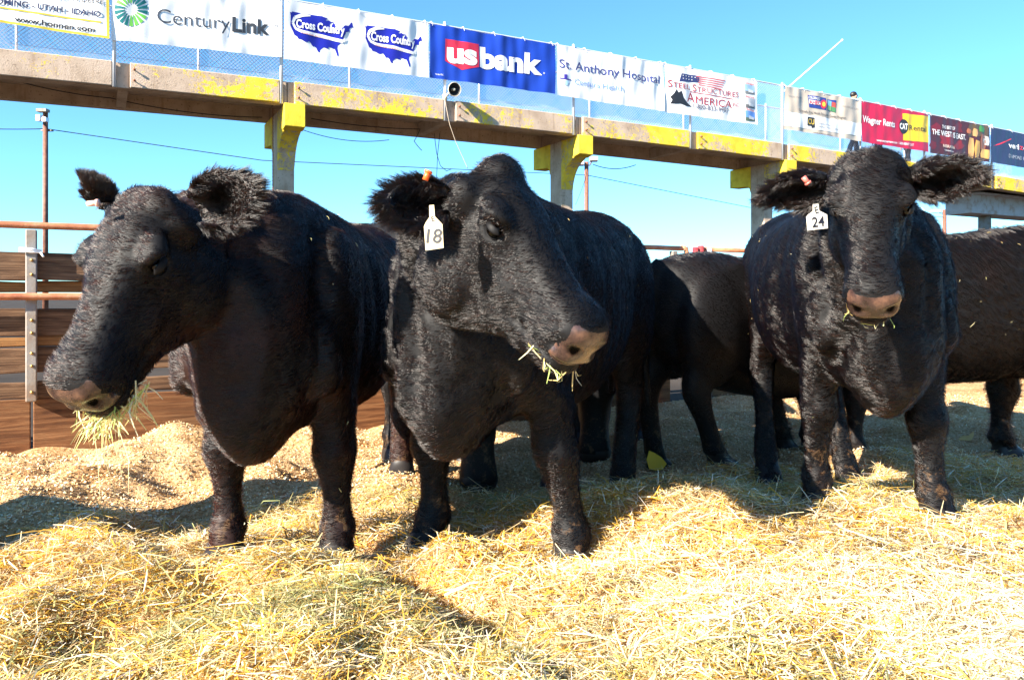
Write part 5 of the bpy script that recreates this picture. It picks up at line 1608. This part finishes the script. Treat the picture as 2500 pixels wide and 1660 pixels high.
# ------------------------------------------------------------------ people on the walkway
skin = mat('skin', (0.50, 0.28, 0.20), 0.5); hairm = mat('dark_brown_hair', (0.015, 0.010, 0.008), 0.5); shoe = mat('dark_shoe', (0.03, 0.03, 0.035), 0.6)
def person(px, w, height, label, trousers, jacket, step):
    t_ = px_t(px, w)
    base = bp(t_, w, deck_top(t_) - 0.03)
    root = empty('person', base, math.atan2(DY, DX)); tag(root, label, 'person', 'people walking over the walkway')
    k = height / 1.75
    mb, tr, ja, sh, ha = MB(), MB(), MB(), MB(), MB()
    V_ = lambda x_, y_, z_: Vector((x_, y_, z_)) * k
    R3_ = lambda secs: [(V_(x_, y_, z_), Y3, X3, a * k, a * k, b * k, b * k) for x_, y_, z_, a, b in secs]
    for sg in (-1, 1):
        f = step * sg
        leg_ = [(0.0, sg * .09, .92, .085, .10), (f * .35, sg * .09, .70, .075, .085), (f * .55 + .03, sg * .09, .49, .055, .062), (f * .9, sg * .085, .28, .05, .058), (f * 1.15, sg * .085, .10, .036, .042)]
        mb.loft(R3_(leg_), 14, 3); mb.ball(V_(f * 1.15 + .05, sg * .085, .04), (.13 * k, .045 * k, .045 * k), 12, 8)
        tr.loft(R3_([(x_, y_, z_, a + .014, b_ + .016) for x_, y_, z_, a, b_ in leg_[:-1]] + [(f * 1.12, sg * .085, .11, .060, .07)]), 16, 3)
        sh.ball(V_(f * 1.15 + .05, sg * .085, .045), (.145 * k, .052 * k, .055 * k), 12, 8)
        arm_ = [(0, sg * .20, 1.40, .05, .055), (-f * .25, sg * .25, 1.15, .042, .045), (-f * .5 + .06, sg * .25, .92, .034, .036), (-f * .55 + .08, sg * .25, .84, .026, .032)]
        mb.loft(R3_(arm_), 12, 3)
        hx = -f * .55 + .08
        mb.ball(V_(hx + .01, sg * .25, .79), (.04 * k, .018 * k, .05 * k), 10, 8)
        for q in range(4):
            mb.tube([V_(hx - .02 + .017 * q, sg * .25, .77), V_(hx - .02 + .018 * q + .008, sg * .25, .72), V_(hx - .005 + .017 * q, sg * .245, .69 + .006 * abs(q - 1.4))], .009 * k, 6)
        mb.tube([V_(hx + .035, sg * .245, .81), V_(hx + .06, sg * .235, .77), V_(hx + .055, sg * .23, .745)], .010 * k, 6)
        ja.loft(R3_([(x_, y_, z_, a + .018, b_ + .018) for x_, y_, z_, a, b_ in arm_[:3]]), 14, 3)
    tor = [(0, 0, .86, .14, .10), (0, 0, .98, .155, .11), (0, 0, 1.15, .145, .105), (.01, 0, 1.32, .175, .115), (0, 0, 1.43, .15, .09), (0, 0, 1.47, .07, .065), (.01, 0, 1.53, .055, .06), (.02, 0, 1.58, .055, .065)]
    mb.loft(R3_(tor), 20, 3); tr.loft(R3_([(0, 0, .82, .15, .115), (0, 0, .92, .165, .125), (0, 0, 1.0, .165, .12)]), 18, 3)
    ja.loft(R3_([(x_, y_, z_, a + .018, b_ + .018) for x_, y_, z_, a, b_ in [(0, 0, .88, .165, .12)] + tor[1:6]]), 20, 3)
    mb.ball(V_(.02, 0, 1.655), (.095 * k, .075 * k, .115 * k), 18, 14); mb.ball(V_(.055, 0, 1.60), (.06 * k, .055 * k, .06 * k), 14, 10)
    mb.ball(V_(.118, 0, 1.63), (.02 * k, .014 * k, .022 * k), 8, 6)
    for sg in (-1, 1): mb.ball(V_(.01, sg * .076, 1.64), (.02 * k, .012 * k, .03 * k), 8, 6)
    ha.ball(V_(-.005, 0, 1.69), (.102 * k, .083 * k, .085 * k), 18, 12)
    me, V, E, F = remeshed(mb, 0.012)
    V = smooth_verts(V, E, np.ones(len(V)), 4)
    me.vertices.foreach_set('co', V.astype(np.float32).ravel()); me.polygons.foreach_set('use_smooth', [True] * len(me.polygons)); me.materials.append(skin)
    link('body', me, root)
    tr.build('trousers', trousers, root); ja.build('jacket', jacket, root); sh.build('shoes', shoe, root); ha.build('hair', hairm, root)
    for sg in (-1, 1):
        e = MB(); e.ball(V_(.108, sg * .032, 1.665), (.012 * k, .014 * k, .010 * k), 8, 6); e.build('eye', M['eye'], root)
        e = MB(); e.ball(V_(.105, sg * .034, 1.685), (.012 * k, .022 * k, .006 * k), 8, 6); e.build('eyebrow', hairm, root)
    e = MB(); e.ball(V_(.112, 0, 1.585), (.01 * k, .026 * k, .008 * k), 8, 6); e.build('mouth', mat('lips', (0.35, 0.13, 0.11), 0.5), root)
person(2084, 0.35, 1.86, 'person with short dark hair and grey jeans looking over the beige banner', mat('grey_denim', (0.13, 0.15, 0.19), 0.8), mat('dark_jacket', (0.04, 0.045, 0.06), 0.8), .26)
person(2145, 0.60, 1.48, 'person in dark purple trousers behind the red and yellow banner', mat('purple_cloth', (0.10, 0.05, 0.12), 0.8), mat('plum_jacket', (0.12, 0.04, 0.07), 0.8), .16)
person(2216, 0.60, 1.42, 'person in dark leggings striding behind the yellow end of the red banner', mat('dark_legging', (0.035, 0.03, 0.045), 0.8), mat('teal_jacket', (0.03, 0.10, 0.11), 0.8), .24)
# ------------------------------------------------------------------ coats: short combed hair, longer on the ears
def fur_settings(name, count, kids, mat_slot, radius):
    ps = bpy.data.particles.new(name)
    ps.type = 'HAIR'
    ps.count = count
    ps.use_advanced_hair = True
    ps.hair_step = 3
    ps.display_step = 2
    ps.render_step = 2
    ps.child_type = 'INTERPOLATED'
    ps.child_percent = 1
    ps.rendered_child_count = kids
    ps.child_length = 1.0
    ps.material = mat_slot
    ps.root_radius = 1.0
    ps.tip_radius = 0.15
    ps.radius_scale = radius
    return ps
for k, (ob, count, length, comb, vg, slot) in enumerate(FUR_JOBS):
    mod = ob.modifiers.new('coat_hair', 'PARTICLE_SYSTEM')
    psys = mod.particle_system
    ps = fur_settings('coat_hair', count, 16, slot, 0.0009)
    v = length / 4
    ps.normal_factor = v * 0.27
    ps.tangent_factor = v * 0.9
    ps.tangent_phase = 0.0
    ps.factor_random = v * 0.17
    ps.roughness_1 = 0.002 if length < 0.03 else 0.008; ps.roughness_1_size = 0.4
    ps.roughness_2 = 0.003
    ps.clump_factor = 0.10 if length < 0.03 else 0.5
    psys.settings = ps
    psys.vertex_group_density = vg
    psys.vertex_group_length = 'hair_length'
    psys.seed = k
for k, (ob, count, length, e, clump) in enumerate(EAR_JOBS):
  for sgn in (1, -1):
    mod = ob.modifiers.new('ear_hair', 'PARTICLE_SYSTEM')
    psys = mod.particle_system
    ps = fur_settings('ear_hair', count, 8, 2, 0.0012)
    v = length / 4
    ps.normal_factor = sgn * v * 0.34
    ps.object_align_factor = tuple(c * v * 0.75 for c in e)
    ps.factor_random = v * 0.5
    ps.roughness_1 = 0.010; ps.roughness_1_size = 0.4
    ps.roughness_2 = 0.012
    ps.clump_factor = clump
    ps.clump_shape = 0.3
    psys.settings = ps
    psys.seed = 40 + k + (100 if sgn < 0 else 0)
